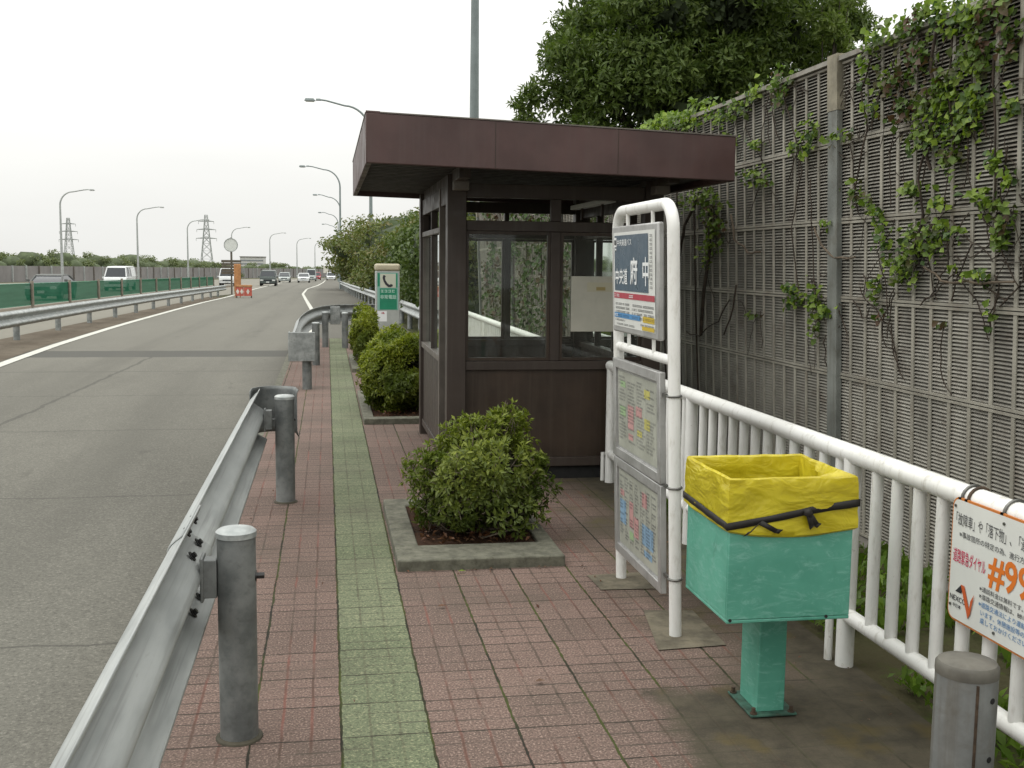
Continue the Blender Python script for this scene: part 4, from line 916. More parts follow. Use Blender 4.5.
m = MB(); pl.text(m, '※事故箇所の特定の為、進行方向、キロポスト', .05, .283, .56, .304, .004, bold=.002); m.build('lettering', k, fc, smooth=False)
m = MB(); pl.text(m, '道路緊急ダイヤル', .022, .196, .2, .243, .004, bold=.004); m.build('lettering', MT['crimson'], fc, smooth=False)
m = MB(); pl.text(m, '#9910', .215, .165, .56, .275, .004, bold=.02); m.build('lettering', MT['orange'], fc, smooth=False)
m = MB(); pl.text(m, '※通話料金は無料です。', .175, .14, .395, .158, .004, bold=.003); m.build('lettering', k, fc, smooth=False)
m = MB(); pl.text(m, '※道路交通情報は、8811', .175, .116, .41, .134, .004, bold=.003); m.build('lettering', k, fc, smooth=False)
m = MB(); pl.text(m, '※道路交通法により運転中の', .175, .09, .455, .109, .004, bold=.004); m.build('lettering', MT['lblue'], fc, smooth=False)
m = MB(); pl.text(m, 'います。休憩施設等の安全', .187, .064, .455, .083, .004, bold=.004); m.build('lettering', MT['lblue'], fc, smooth=False)
m = MB(); pl.text(m, '慮しておかけください。', .187, .039, .43, .058, .004, bold=.004); m.build('lettering', MT['lblue'], fc, smooth=False)
m = MB(); pl.text(m, 'NEXCO', .016, .068, .105, .086, .004, bold=.014); m.build('lettering', k, fc, smooth=False)
m = MB(); pl.text(m, '中日本', .034, .046, .08, .06, .004, bold=.012); m.build('lettering', k, fc, smooth=False)
m = MB(); pl.poly(m, [(.045, .1), (.075, .128), (.088, .118), (.078, .1)], .004); m.build('emblem_dark', MT['ink'], fc, smooth=False)
m = MB(); pl.poly(m, [(.075, .13), (.095, .13), (.135, .048), (.122, .03)], .005); pl.poly(m, [(.122, .03), (.135, .048), (.152, .118), (.134, .092)], .006); m.build('emblem_red', flat('emblem_orange', (.5, .1, .03)), fc, smooth=False)
for u, v in ((.02, EH-.03), (.28, EH-.03), (.02, .05), (.26, .03)):
    m = MB(); m.tube([pl.p(u, v, .001), pl.p(u, v, .006)], .005, 10); m.build('rivet', MT['clampm'], eb)
for u in (.035, .07, .26, .7):
    m = MB(); y = EY-u; m.tube([(2.08+.042*math.cos(a), y, .875+.042*math.sin(a)) for a in [2*PI*q/20 for q in range(20)]], .006, 6, closed=True); m.box((2.03, y-.008, .84), (2.045, y+.008, .88)); m.build('tie_band', MT['clampm'] if u != .07 else MT['rustm'], eb)

# ================================================================== PLANTERS AND BUSHES
def planter(label, x0, y0, x1, y1, ix0, iy0, ix1, iy1, h):
    t = thing('planter', label, 'planter', ((x0+x1)/2, (y0+y1)/2, 0), 'kerbed planters beside the green paving strip')
    def kb(x_0, y_0, x_1, y_1, n, ax):
        for k in range(n):
            if ax: a = x_0+(x_1-x_0)*k/n; c = x_0+(x_1-x_0)*(k+1)/n; lo, hi = (a+.0015, y_0, -.05), (c-.0015, y_1, h)
            else: a = y_0+(y_1-y_0)*k/n; c = y_0+(y_1-y_0)*(k+1)/n; lo, hi = (x_0, a+.0015, -.05), (x_1, c-.0015, h)
            m = MB(); m.box(lo, hi); m.build('kerb_stone', MT['kerb'], t, bevel=.008)
    kb(x0, y0, x1, iy0, 1, 1); kb(x0, iy1, x1, y1, 2, 1); kb(x0, iy0, ix0, iy1, 2, 0); kb(ix1, iy0, x1, iy1, 2, 0)
    m = MB(); nx_, ny_ = 14, 12
    for j in range(ny_+1):
        for i in range(nx_+1):
            x = ix0+(ix1-ix0)*i/nx_; y = iy0+(iy1-iy0)*j/ny_; m.v.append((x, y, h-.02+.03*noise.noise(V((x*7, y*7, 1)))))
    for j in range(ny_):
        for i in range(nx_): a = j*(nx_+1)+i; m.f.append((a, a+1, a+nx_+2, a+nx_+1)); m.mi.append(0)
    so = m.build('soil', MT['soil'], t)
    n = 420; P = np.stack([rng.uniform(ix0+.03, ix1-.03, n), rng.uniform(iy0+.03, iy1-.03, n), np.full(n, h-.0)], 1); P[:, 2] += rng.uniform(-.01, .02, n)
    q = leaf_mesh('leaf_litter', leaf_arrays(P, np.tile([0, 0, 1.], (n, 1)), .036, .5, .2, .35), MT['dry'], so); q['kind'] = 'stuff'; return t
planter('kerbed planter in the foreground, holding the bush in front of the shelter', .355, 5.62, 1.26, 7.15, .49, 5.93, 1.17, 6.95, .06)
planter('long kerbed planter beside the shelter, holding the middle bush', .355, 10.93, 1.35, 13.4, .46, 11.08, 1.22, 13.2, .06)
planter('kerbed planter holding the farthest bush, by the emergency phone', .355, 16.2, 1.3, 18.8, .46, 16.4, 1.2, 18.6, .06)
def bush(label, base, clumps, n, size, leaf, nstem, per=7, group='clipped bushes in the planters', core=.62):
    t = thing('bush', label, 'bush', base, group); m = MB(); b_ = V(base)
    ex = MB()
    P, N = clump_points(clumps, n, .78, 1.12, .25)
    ins = np.zeros(n, bool)
    for c, r in clumps: ins |= (((P-np.array(c))/np.array(r))**2).sum(1) < .42
    hol = np.array([noise.noise(V(p)*4.2+V((9, 3, 1))) for p in P]) < -.42
    kp = ~ins & ~hol & (P[:, 2] > base[2]+.05); P, N = P[kp], N[kp]
    lump = np.array([noise.noise(V(p)*4.6/max(1, clumps[0][1][1]*2.)) for p in P])[:, None]; P = P + N*lump*.15
    for k in range(nstem):
        i = random.randrange(len(P)); tip = V(P[i]); s = b_+V((random.uniform(-.16, .16), random.uniform(-.16, .16), -.02)); mid = s.lerp(tip, .5)+V((random.uniform(-.05, .05), random.uniform(-.05, .05), -.05))
        m.tube([s, mid, tip+(tip-V(clumps[0][0])).normalized()*.015], [.009, .0055, .0025], 5)
    for k in range(nstem):
        i = random.randrange(len(P)); p = V(P[i]); d = V(N[i]).normalized(); a_ = d.cross(V((random.uniform(-1, 1), random.uniform(-1, 1), random.uniform(-1, 1)))).normalized()
        m.tube([p-d*.1-a_*.03, p-d*.03+a_*.02, p+d*random.uniform(.0, .035)+a_*.05], [.0045, .0032, .0018], 4)
    m.build('branches', MT['twig'], t)
    leaf_mesh('foliage', sprigs(P, N, per, size*.35, size, .42), leaf, t); inner_leaves(clumps, int(n*.6), size*1.3, MT['bushin'], t); return t
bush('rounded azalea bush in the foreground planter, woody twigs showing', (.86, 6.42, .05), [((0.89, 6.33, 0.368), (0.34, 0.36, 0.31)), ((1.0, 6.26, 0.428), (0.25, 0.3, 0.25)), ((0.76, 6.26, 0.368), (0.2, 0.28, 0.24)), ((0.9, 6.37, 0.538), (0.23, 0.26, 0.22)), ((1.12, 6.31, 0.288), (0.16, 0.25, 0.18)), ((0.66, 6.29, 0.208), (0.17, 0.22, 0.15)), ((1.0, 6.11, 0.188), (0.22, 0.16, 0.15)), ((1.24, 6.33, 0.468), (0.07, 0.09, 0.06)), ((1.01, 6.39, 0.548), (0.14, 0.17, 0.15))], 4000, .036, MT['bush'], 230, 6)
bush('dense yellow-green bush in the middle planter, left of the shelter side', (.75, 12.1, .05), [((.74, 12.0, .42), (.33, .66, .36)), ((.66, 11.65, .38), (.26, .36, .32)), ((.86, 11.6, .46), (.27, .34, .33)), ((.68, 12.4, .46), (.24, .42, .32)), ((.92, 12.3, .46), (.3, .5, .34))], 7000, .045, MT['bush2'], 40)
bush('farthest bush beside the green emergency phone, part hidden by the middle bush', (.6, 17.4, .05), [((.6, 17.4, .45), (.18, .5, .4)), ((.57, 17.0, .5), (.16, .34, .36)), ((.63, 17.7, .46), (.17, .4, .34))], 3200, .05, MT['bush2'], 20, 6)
for (x, y), mt, lb in (((442, 606), 'dry', 'small orange fallen leaf lying on red pavers below the foreground planter'), ((462, 571), 'ivy', 'green fallen leaf lying at the front kerb of the foreground planter'), ((540, 681), 'dry', 'pale scrap of leaf on red pavers in the middle foreground')):
    p = onY(x, y, 5); d = ray(x, y); p = CAM+d*((.012-HC)/d.z)
    VV = np.array([p-V((.022, 0, 0)), p+V((0, .012, .006)), p+V((.022, .004, 0)), p+V((0, -.012, .005))]); tag(leaf_mesh('fallen_leaf', VV, MT[mt], base=tuple(p)), lb, 'leaf')

n = 130; P = np.concatenate([np.stack([rng.normal(1.98, .07, 70), rng.uniform(2.2, 7.6, 70), np.full(70, .012)], 1), np.stack([rng.uniform(.4, 1.4, 20), 5.6-np.abs(rng.normal(0, .05, 20)), np.full(20, .012)], 1), np.stack([rng.uniform(-.5, 1.9, 40), rng.uniform(2.8, 9., 40), np.full(40, .012)], 1)])
q = leaf_mesh('leaf_litter', leaf_arrays(P, np.tile([0, 0, 1.], (n, 1)), .02, .5, .2, .3), MT['dry'], base=(1.5, 5, 0)); q['kind'] = 'stuff'; tag(q, 'scattered dry leaf scraps on the pavers and along the railing foot', 'leaf litter')

# ================================================================== EMERGENCY PHONE
ph = thing('emergency_phone', 'grey roadside emergency phone cabinet with green handset sign', 'emergency phone', (1.14, 21.1, 0))
px0, px1, pyf, pyb, pz = .915, 1.37, 21.0, 21.36, 1.6
b1('cabinet', (px0, pyf, -.02), (px1, pyb, pz-.14), MT['grey'], ph, .012)
m = MB(); m.box((px0-.012, pyf-.012, pz-.138), (px1+.012, pyb+.012, pz)); m.build('cap', MT['cream'], ph, bevel=.045, seg=4)
pl = Plane((px0, pyf, 0), (1, 0, 0), (0, 0, 1))
m = MB(); pl.rect(m, .03, .72, .425, 1.43, .003); gp = m.build('sign_face', flat('pale_green_face', (.2, .4, .33)), ph, smooth=False)
m = MB(); pl.rect(m, .075, .73, .4, .9, .006); pl.rect(m, .075, .9005, .4, 1.13, .006); pl.rect(m, .036, 1.17, .075, 1.42, .006); pl.rect(m, .385, 1.15, .41, 1.42, .006); m.build('green_panel', MT['greens'], gp, smooth=False)
m = MB(); pl.rect(m, .085, 1.145, .38, 1.41, .006); wp = m.build('pictogram_panel', flat('pictogram_white', (.5, .52, .42)), gp, smooth=False)
m = MB(); hs = [(.14, 1.38), (.17, 1.385), (.19, 1.36), (.175, 1.335), (.185, 1.285), (.22, 1.23), (.26, 1.2), (.285, 1.215), (.32, 1.205), (.325, 1.175), (.28, 1.155), (.235, 1.158), (.185, 1.2), (.148, 1.265), (.13, 1.33)]
pl.poly(m, hs, .009); m.build('handset_symbol', MT['ink'], wp, smooth=False)
m = MB(); pl.text(m, '非常電話', .085, .93, .39, 1.01, .009, bold=.015); pl.dashes(m, .09, 1.05, .38, 1.11, .009, 0, .07, 2); m.build('lettering', flat('mint_letter', (.4, .6, .5)), gp, smooth=False)
m = MB(); pl.rect(m, .03, .5, .21, .7, .003); m.build('paper_notice', MT['letter'], ph, smooth=False)
m = MB(); pl.poly(m, [(.09, .66), (.15, .68), (.17, .64), (.14, .65)], .006); m.build('red_mark', MT['red'], ph, smooth=False)

# ================================================================== LAMP POSTS
def lamp(label, x, y, gz_, H, side, arm, r, mat, group, box=False):
    t = thing('street_lamp', label, 'street lamp', (x, y, gz_), group); z1 = gz_+H
    m = MB(); A = [(x, y, gz_-.05), (x, y, gz_+.9), (x, y, z1-2.0)]
    rs = [r, r, r*.62]
    n = 9
    for k in range(1, n+1):
        a = PI/2*k/n; A.append((x+side*(1.5-1.5*math.cos(a)), y, z1-2.0+1.6*math.sin(a))); rs.append(r*(.62-.2*k/n))
    A.append((x+side*arm*.85, y, z1-.15)); rs.append(r*.4); A.append((x+side*arm, y, z1-.1)); rs.append(r*.4)
    m.tube(A, rs, 14); m.build('pole', mat, t)
    m = MB(); hx = x+side*arm
    m.hexa([(hx-.15, y-.1, z1-.17), (hx+.15, y-.1, z1-.17), (hx+.15, y+.1, z1-.17), (hx-.15, y+.1, z1-.17), (hx-.12, y-.07, z1-.05), (hx+.12, y-.07, z1-.05), (hx+.12, y+.07, z1-.05), (hx-.12, y+.07, z1-.05)])
    xa, xb = sorted((hx+side*.15, hx+side*.8)); m.hexa([(xa, y-.13, z1-.2), (xb, y-.13, z1-.2), (xb, y+.13, z1-.2), (xa, y+.13, z1-.2), (xa+.06, y-.09, z1-.05), (xb-.12, y-.09, z1-.05), (xb-.12, y+.09, z1-.05), (xa+.06, y+.09, z1-.05)])
    hd = m.build('lamp_head', mat, t, bevel=.02)
    m = MB(); m.box((xa+.08, y-.1, z1-.25), (xb-.08, y+.1, z1-.201)); m.build('lens', MT['lens'], hd, bevel=.02)
    if box: m = MB(); m.box((x-.2, y-.3, .5), (x+.2, y-.1, 1.75)); m.build('control_box', MT['grey'], t, bevel=.015)
for i, (x, y) in enumerate(((3.25, 24.5), (2.58, 65.5), (1.28, 106), (1.75, 144), (1.9, 186), (2.2, 230))):
    lb = ['nearest lamp post, its pole rising thick behind the shelter roof', 'lamp post with arm reaching out just left of the shelter roof corner', 'lamp post standing over the far end of the tall hedge', 'fourth lamp post of the right row, its head below the longest visible arm', 'fifth lamp post of the right row, small head over the hedge', 'farthest lamp post of the right row, smallest above the hedge'][i]
    lamp(lb, x, y, gz(y), 11.6, -1, [3.2, 3.0, 3.0, 2.7, 2.5, 2.4][i], .125, MT['lamp'], 'lamp posts along the right side', i == 0)
LLAMP = [(62, 138), (138, 172), (188, 210), (232, 243), (270, 274), (297, 313), (315, 345)]
for i, (px, y) in enumerate(LLAMP):
    x = onY(px, 262, y).x
    lb = ['leftmost lamp post across the highway, tallest of its row', 'second lamp post across the highway, between the two pylons', 'lamp post across the highway just left of the right pylon', 'lamp post across the highway behind the round sign', 'lamp post across the highway above the dark oncoming car', 'lamp post across the highway above the white oncoming car', 'farthest lamp post across the highway, faintest near the hedge'][i]
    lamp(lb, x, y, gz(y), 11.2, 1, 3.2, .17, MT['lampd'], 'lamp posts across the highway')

# ================================================================== HEDGE, TREES
HX = [(2.75, 14), (3.4, 24), (3.6, 30), (3.6, 40), (3.45, 52), (3.1, 73), (2.75, 105), (2.95, 125)]
hl = ['dark nearest hedge tree, standing right behind the emergency phone', 'second hedge tree from the emergency phone, full dark crown', 'third hedge tree from the emergency phone, half-way down the row', 'fourth hedge tree, browner top, in the middle of the tall hedge', 'fifth hedge tree, tall and brownish on top', 'sixth hedge tree, rounded, next to the far end', 'end tree of the tall hedge, nearest the far road bend']
for i, (y, rad, lx, ty) in enumerate(((26.5, 1.5, 402, 200), (32.5, 2.0, 390, 203), (40, 2.5, 375, 207), (49, 3.0, 363, 208), (61, 3.6, 350, 209), (78, 4.4, 337, 213), (101, 5.0, 325, 224))):
    z = gz(y); h = onY(lx, ty, y).z - z; x = onY(lx, 262, y).x + rad*1.0; cl = []
    for k in range(6):
        f = k/5; xx = x+random.uniform(-.1, .15)*rad
        cl.append(((xx, y+(f-.5)*rad*2.6, z+h*(.64 if k % 2 else .54)), (rad*1., rad*.95, h*(.36 if k % 2 else .42))))
        cl.append(((xx+.22*rad, y+(f-.5)*rad*2.6, z+h*.27), (rad*1.05, rad*1., h*.3)))
    cl.insert(0, ((x, y, z+h*.6), (rad*.9, rad*1.3, h*.38)))
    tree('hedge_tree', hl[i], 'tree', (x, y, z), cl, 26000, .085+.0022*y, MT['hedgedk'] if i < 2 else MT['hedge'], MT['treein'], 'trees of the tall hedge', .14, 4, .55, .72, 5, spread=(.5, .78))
# greenery seen through the shelter glass, between barrier end and hedge
for k, (x, y, r, h) in enumerate(((4.3, 24.5, 1.3, 4.0), (5.6, 21.5, 1.5, 4.6))):
    tree('hedge_tree', ['green hedge tree behind the shelter, at the end of the noise barrier', 'hedge tree behind the noise barrier, under the big tree'][k], 'tree', (x, y, -.15), [((x, y, h*.6), (r, r, h*.4)), ((x-.3, y+.6, h*.35), (r*.9, r, h*.33)), ((x-.2, y-.5, h*.4), (r*.9, r, h*.36))], 12000, .12, MT['hedge'], MT['treein'], 'trees of the tall hedge', .12, 2, .55, .6, 6)
# the big broadleaf tree over the barrier
def bigtree():
    Y0 = 18.5; C = []
    for x, y, rr, dy in ((690, 20, 95, 0), (610, 45, 62, .3), (560, 88, 42, .2), (575, 60, 30, -.5), (640, 95, 60, -.6), (730, 70, 70, .2), (770, 30, 72, .1), (820, 25, 45, .8), (700, -70, 110, .4), (610, -20, 60, .8), (780, -50, 75, .6), (540, 112, 25, 0), (600, 110, 40, -.3), (690, 110, 60, -.7), (820, 55, 28, .5), (655, 15, 60, -.9), (735, 5, 60, -1.), (650, -130, 80, .3), (740, -140, 80, .3)):
        p = onY(x, y, Y0+dy*1.2); k = rr/1090*Y0*.97; C.append((tuple(p), (k, k*.95, k*.92)))
    return C
bt = bigtree()
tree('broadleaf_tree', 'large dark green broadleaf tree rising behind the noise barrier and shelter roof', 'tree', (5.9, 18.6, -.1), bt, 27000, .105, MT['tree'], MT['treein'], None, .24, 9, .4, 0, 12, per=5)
lt = [onY(*q) for q in ((835, 30, 17.), (848, 8, 17.), (842, -25, 17.), (828, 52, 17.), (822, 5, 17.2), (850, 38, 17.))]
tree('broadleaf_tree', 'thin light green tree at the right edge of the big dark tree, sky showing through', 'tree', (8.0, 17., -.1), [(tuple(p), (.33, .35, .42)) for p in lt], 420, .11, MT['treel'], MT['treein'], None, .05, 5, .4, -1, 3, per=4)

# far tree line across the highway
FT = [(-14, 249), (8, 252), (28, 247), (44, 254), (62, 248), (82, 255), (96, 252), (114, 254), (130, 251), (146, 257), (160, 258), (174, 257), (190, 257), (206, 259), (220, 261), (250, 263), (266, 262), (280, 264), (294, 265), (308, 266), (322, 266)]
fl = ['broad', 'low', 'tall rounded', 'small pale', 'tall dark', 'low pale', 'middling', 'wide rounded', 'full rounded', 'low wide', 'small rounded', 'even-topped', 'dense', 'low dense', 'last low']
for i, (px, ty) in enumerate(FT):
    Y = 168+7*i if px < 230 else 300+9*i; p = onY(px, ty, Y); z = gz(Y); h = p.z-z; w = (17 if px < 230 else 12)/1090*Y
    cl = [((p.x, Y, z+h*.55), (w, w, h*.46)), ((p.x-w*.6, Y+1, z+h*.4), (w*.7, w*.7, h*.4)), ((p.x+w*.6, Y-.5, z+h*.38), (w*.75, w*.7, h*.38))]
    place = ['at the left picture edge', 'just right of the leftmost tree', 'left of the leftmost lamp pole', 'left of the leftmost lamp pole, beside a taller tree', 'behind the leftmost lamp pole, under the left pylon', 'right of the left pylon', 'above the rear of the green net, left of the white van', 'directly above the white van', 'behind the second lamp pole', 'right of the second lamp pole', 'between the second lamp pole and right pylon', 'left of the right pylon', 'under the right pylon, left leg', 'under the right pylon, right leg', 'left of the round sign', 'right of the round sign', 'above the dark oncoming car', 'between the dark car and white car', 'above the white oncoming car', 'above the red car', 'next to the end of the tall hedge'][i]
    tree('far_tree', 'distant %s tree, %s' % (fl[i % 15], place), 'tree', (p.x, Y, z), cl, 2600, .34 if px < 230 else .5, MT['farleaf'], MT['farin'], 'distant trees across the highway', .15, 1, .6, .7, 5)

# ================================================================== ACROSS THE HIGHWAY
BT = [(-46, 60), (-43, 100), (-39, 140), (-35, 175), (-31.5, 210), (-26, 243), (-19, 276), (-12, 313), (-5, 350), (8, 420)]
fb = thing('noise_barrier', 'long low grey barrier across the highway, below the distant trees', 'wall', (-39, 140, gz(140)))
for k in range(len(BT)-1):
    (xa, ya), (xb, yb) = BT[k], BT[k+1]; n = max(1, round(math.hypot(xb-xa, yb-ya)/4.2))
    m = MB(); za, zb_ = gz(ya), gz(yb); top = lambda y: HC - .0062*y + .0
    m.hexa([(xa, ya, za-.2), (xb, yb, zb_-.2), (xb-.15, yb+.15, zb_-.2), (xa-.15, ya+.15, za-.2), (xa, ya, top(ya)), (xb, yb, top(yb)), (xb-.15, yb+.15, top(yb)), (xa-.15, ya+.15, top(ya))]); m.build('panel', MT['farwall'], fb, smooth=False)
    for q in range(n):
        f = q/n; x, y = xa+(xb-xa)*f, ya+(yb-ya)*f; m = MB(); m.box((x-.02, y-.22, gz(y)-.2), (x+.16, y-.04, top(y)+.05)); m.build('post', MT['lampd'] if q % 3 else MT['tan'], fb, smooth=False)
gs = MB(); gs.strip([(x+1.5, y, gz(y)+.02) for x, y in BT], [(x+9 if y > 170 else x+3, y-2, gz(y)+.02) for x, y in BT]); struct(gs.build('grass_bank', MT['ground'], smooth=False))
# green net fence in the median
FX = -10.3
nf = thing('net_fence', 'green windbreak net fence on pale posts in the highway median', 'fence', (FX, 60, gz(60)))
ys = [18.+5.7*k for k in range(16)]
m = MB(); m.strip([(FX, y, gz(y)+.3) for y in ys], [(FX, y, gz(y)+1.05) for y in ys]); m.build('net', MT['net'], nf, smooth=False)
m = MB(); m.tube([(FX, y, gz(y)+1.05) for y in ys], .014, 6); m.tube([(FX, y, gz(y)+.3) for y in ys], .012, 6); m.build('net_cable', MT['greens'], nf)
for y in ys: m = MB(); m.tube([(FX+.06, y, gz(y)-.1), (FX+.06, y, gz(y)+1.14)], .055, 10); m.build('post', MT['netpost'], nf)
# pylons
def pylon(label, px, ty, Y, hw):
    p = onY(px, ty, Y); z0 = gz(min(Y, 900))-2; H = p.z-z0; t = thing('power_pylon', label, 'power pylon', (p.x, Y, z0), 'power pylons on the skyline'); m = MB()
    def wd(f): return hw*(1-f)**1.1*1.15+.7
    lv = [0, .16, .3, .43, .55, .66, .76, .86, .94, 1.]; c4 = ((-1, -1), (1, -1), (1, 1), (-1, 1))
    for a, b_ in zip(lv[:-1], lv[1:]):
        for k in range(4):
            P0 = V((p.x+c4[k][0]*wd(a), Y+c4[k][1]*wd(a), z0+H*a)); P1 = V((p.x+c4[k][0]*wd(b_), Y+c4[k][1]*wd(b_), z0+H*b_)); k2 = (k+1) % 4
            Q0 = V((p.x+c4[k2][0]*wd(a), Y+c4[k2][1]*wd(a), z0+H*a)); Q1 = V((p.x+c4[k2][0]*wd(b_), Y+c4[k2][1]*wd(b_), z0+H*b_))
            m.tube([P0, P1], .22, 5); m.tube([P0, Q1], .12, 4); m.tube([Q0, P1], .12, 4); m.tube([P1, Q1], .12, 4)
    m.build('lattice_tower', MT['pylon'], t)
    for f, l in ((.62, 5.6), (.76, 5.2), (.89, 4.2)):
        m = MB(); z = z0+H*f; m.tube([(p.x-l, Y, z+.3), (p.x, Y, z+.9), (p.x+l, Y, z+.3)], .2, 5); m.tube([(p.x-l, Y, z+.3), (p.x+l, Y, z+.3)], .16, 5)
        for s in (-1, 1): m.tube([(p.x+s*l, Y, z+.3), (p.x+s*l, Y, z-1.2)], .12, 4)
        m.build('cross_arm', MT['pylon'], t)
pylon('smaller left pylon behind the leftmost lamp post', 68, 218, 700, 2.6); pylon('larger right pylon on the skyline above the far trees', 206, 215, 640, 2.8)
# round sign seen from the back
p = onY(231, 245, 76); rs = thing('road_sign', 'round road sign seen from behind with brown slatted boards below it', 'road sign', (p.x, 76, gz(76)))
m = MB(); m.tube([(p.x, 76, gz(76)), (p.x, 76, p.z+.5)], .055, 10); m.build('pole', MT['boards'], rs)
m = MB(); m.tube([(p.x, 75.86, p.z), (p.x, 75.89, p.z)], .44, 28); m.build('disc', MT['signback'], rs)
m = MB(); m.tube([(p.x+.44*math.cos(a), 75.85, p.z+.44*math.sin(a)) for a in [2*PI*k/28 for k in range(28)]], .025, 6, closed=True); m.build('rim', MT['galvl'], rs)
for k in range(5):
    m = MB(); z = onY(231, 260+2.9*k, 76).z; m.box((p.x-.64+.02*(k % 2), 75.78, z-.17), (p.x+.66, 75.83, z+.0)); m.build('board', MT['boards'], rs)
# orange works board and barricade at the nose
p = onY(237.5, 285, 67); z = gz(67); wb = thing('works_board', 'tall orange works marker standing at the end of the left guardrail', 'works sign', (p.x, 67, z))
zt2 = onY(237, 264, 67).z
m = MB(); m.box((p.x-.2, 67, z+.35), (p.x+.2, 67.12, zt2)); m.build('board', MT['barro'], wb, bevel=.03)
for s in (-.15, .15): m = MB(); m.tube([(p.x+s, 67.06, z), (p.x+s, 67.06, z+.36)], .03, 8); m.build('leg', MT['barro'], wb)
z = gz(66); xb0, xb1 = onY(235.5, 290, 66).x, onY(252, 290, 66).x; bc = thing('barricade', 'orange barricade with red and white lattice panels by the lane nose', 'barricade', ((xb0+xb1)/2, 66, z))
zt3 = onY(244, 285, 66).z; m = MB(); m.box((xb0, 66, zt3-.13), (xb1, 66.3, zt3)); m.build('top_bar', MT['barro'], bc, bevel=.02)
w = (xb1-xb0)/2
for k in range(2):
    x0 = xb0+w*k; m = MB(); m.box((x0+.01, 66.02, z+.12), (x0+w-.01, 66.06, zt3-.135)); pn = m.build('panel', MT['barrr'], bc)
    pl = Plane((x0, 66.02, z), (1, 0, 0), (0, 0, 1)); m = MB(); h0, h1 = .16, zt3-.17-z; hm = (h0+h1)/2
    for cx_ in ((.25, .75) if k == 0 else (.5,)):
        pl.poly(m, [(w*(cx_-.2), hm), (w*cx_, h0+.05), (w*(cx_+.2), hm), (w*cx_, h1-.05)], .004)
    m.build('white_lozenge', MT['barrw'], pn, smooth=False)
for x in (xb0+.05, xb1-.05): m = MB(); m.box((x-.03, 66.07, z), (x+.03, 66.28, zt3-.135)); m.build('leg', MT['boards'], bc)
# far pale building
p = onY(240, 257, 460); q = onY(264, 266, 460); bd = thing('building', 'low pale building far off between the round sign and trees', 'building', ((p.x+q.x)/2, 466, gz(460)))
m = MB(); m.box((p.x, 460, gz(460)-1), (q.x, 475, p.z)); bw = m.build('wall', MT['building'], bd, smooth=False)
for r in range(3):
    m = MB(); z = p.z-1.1-1.35*r; m.box((p.x+.3, 459.9, z-.5), (q.x-.3, 459.97, z)); m.build('window_band', MT['bwin'], bw, smooth=False)
m = MB(); m.box((p.x-.2, 459.7, p.z+.01), (q.x+.2, 475.2, p.z+.3)); m.build('roof', MT['conc'], bd)

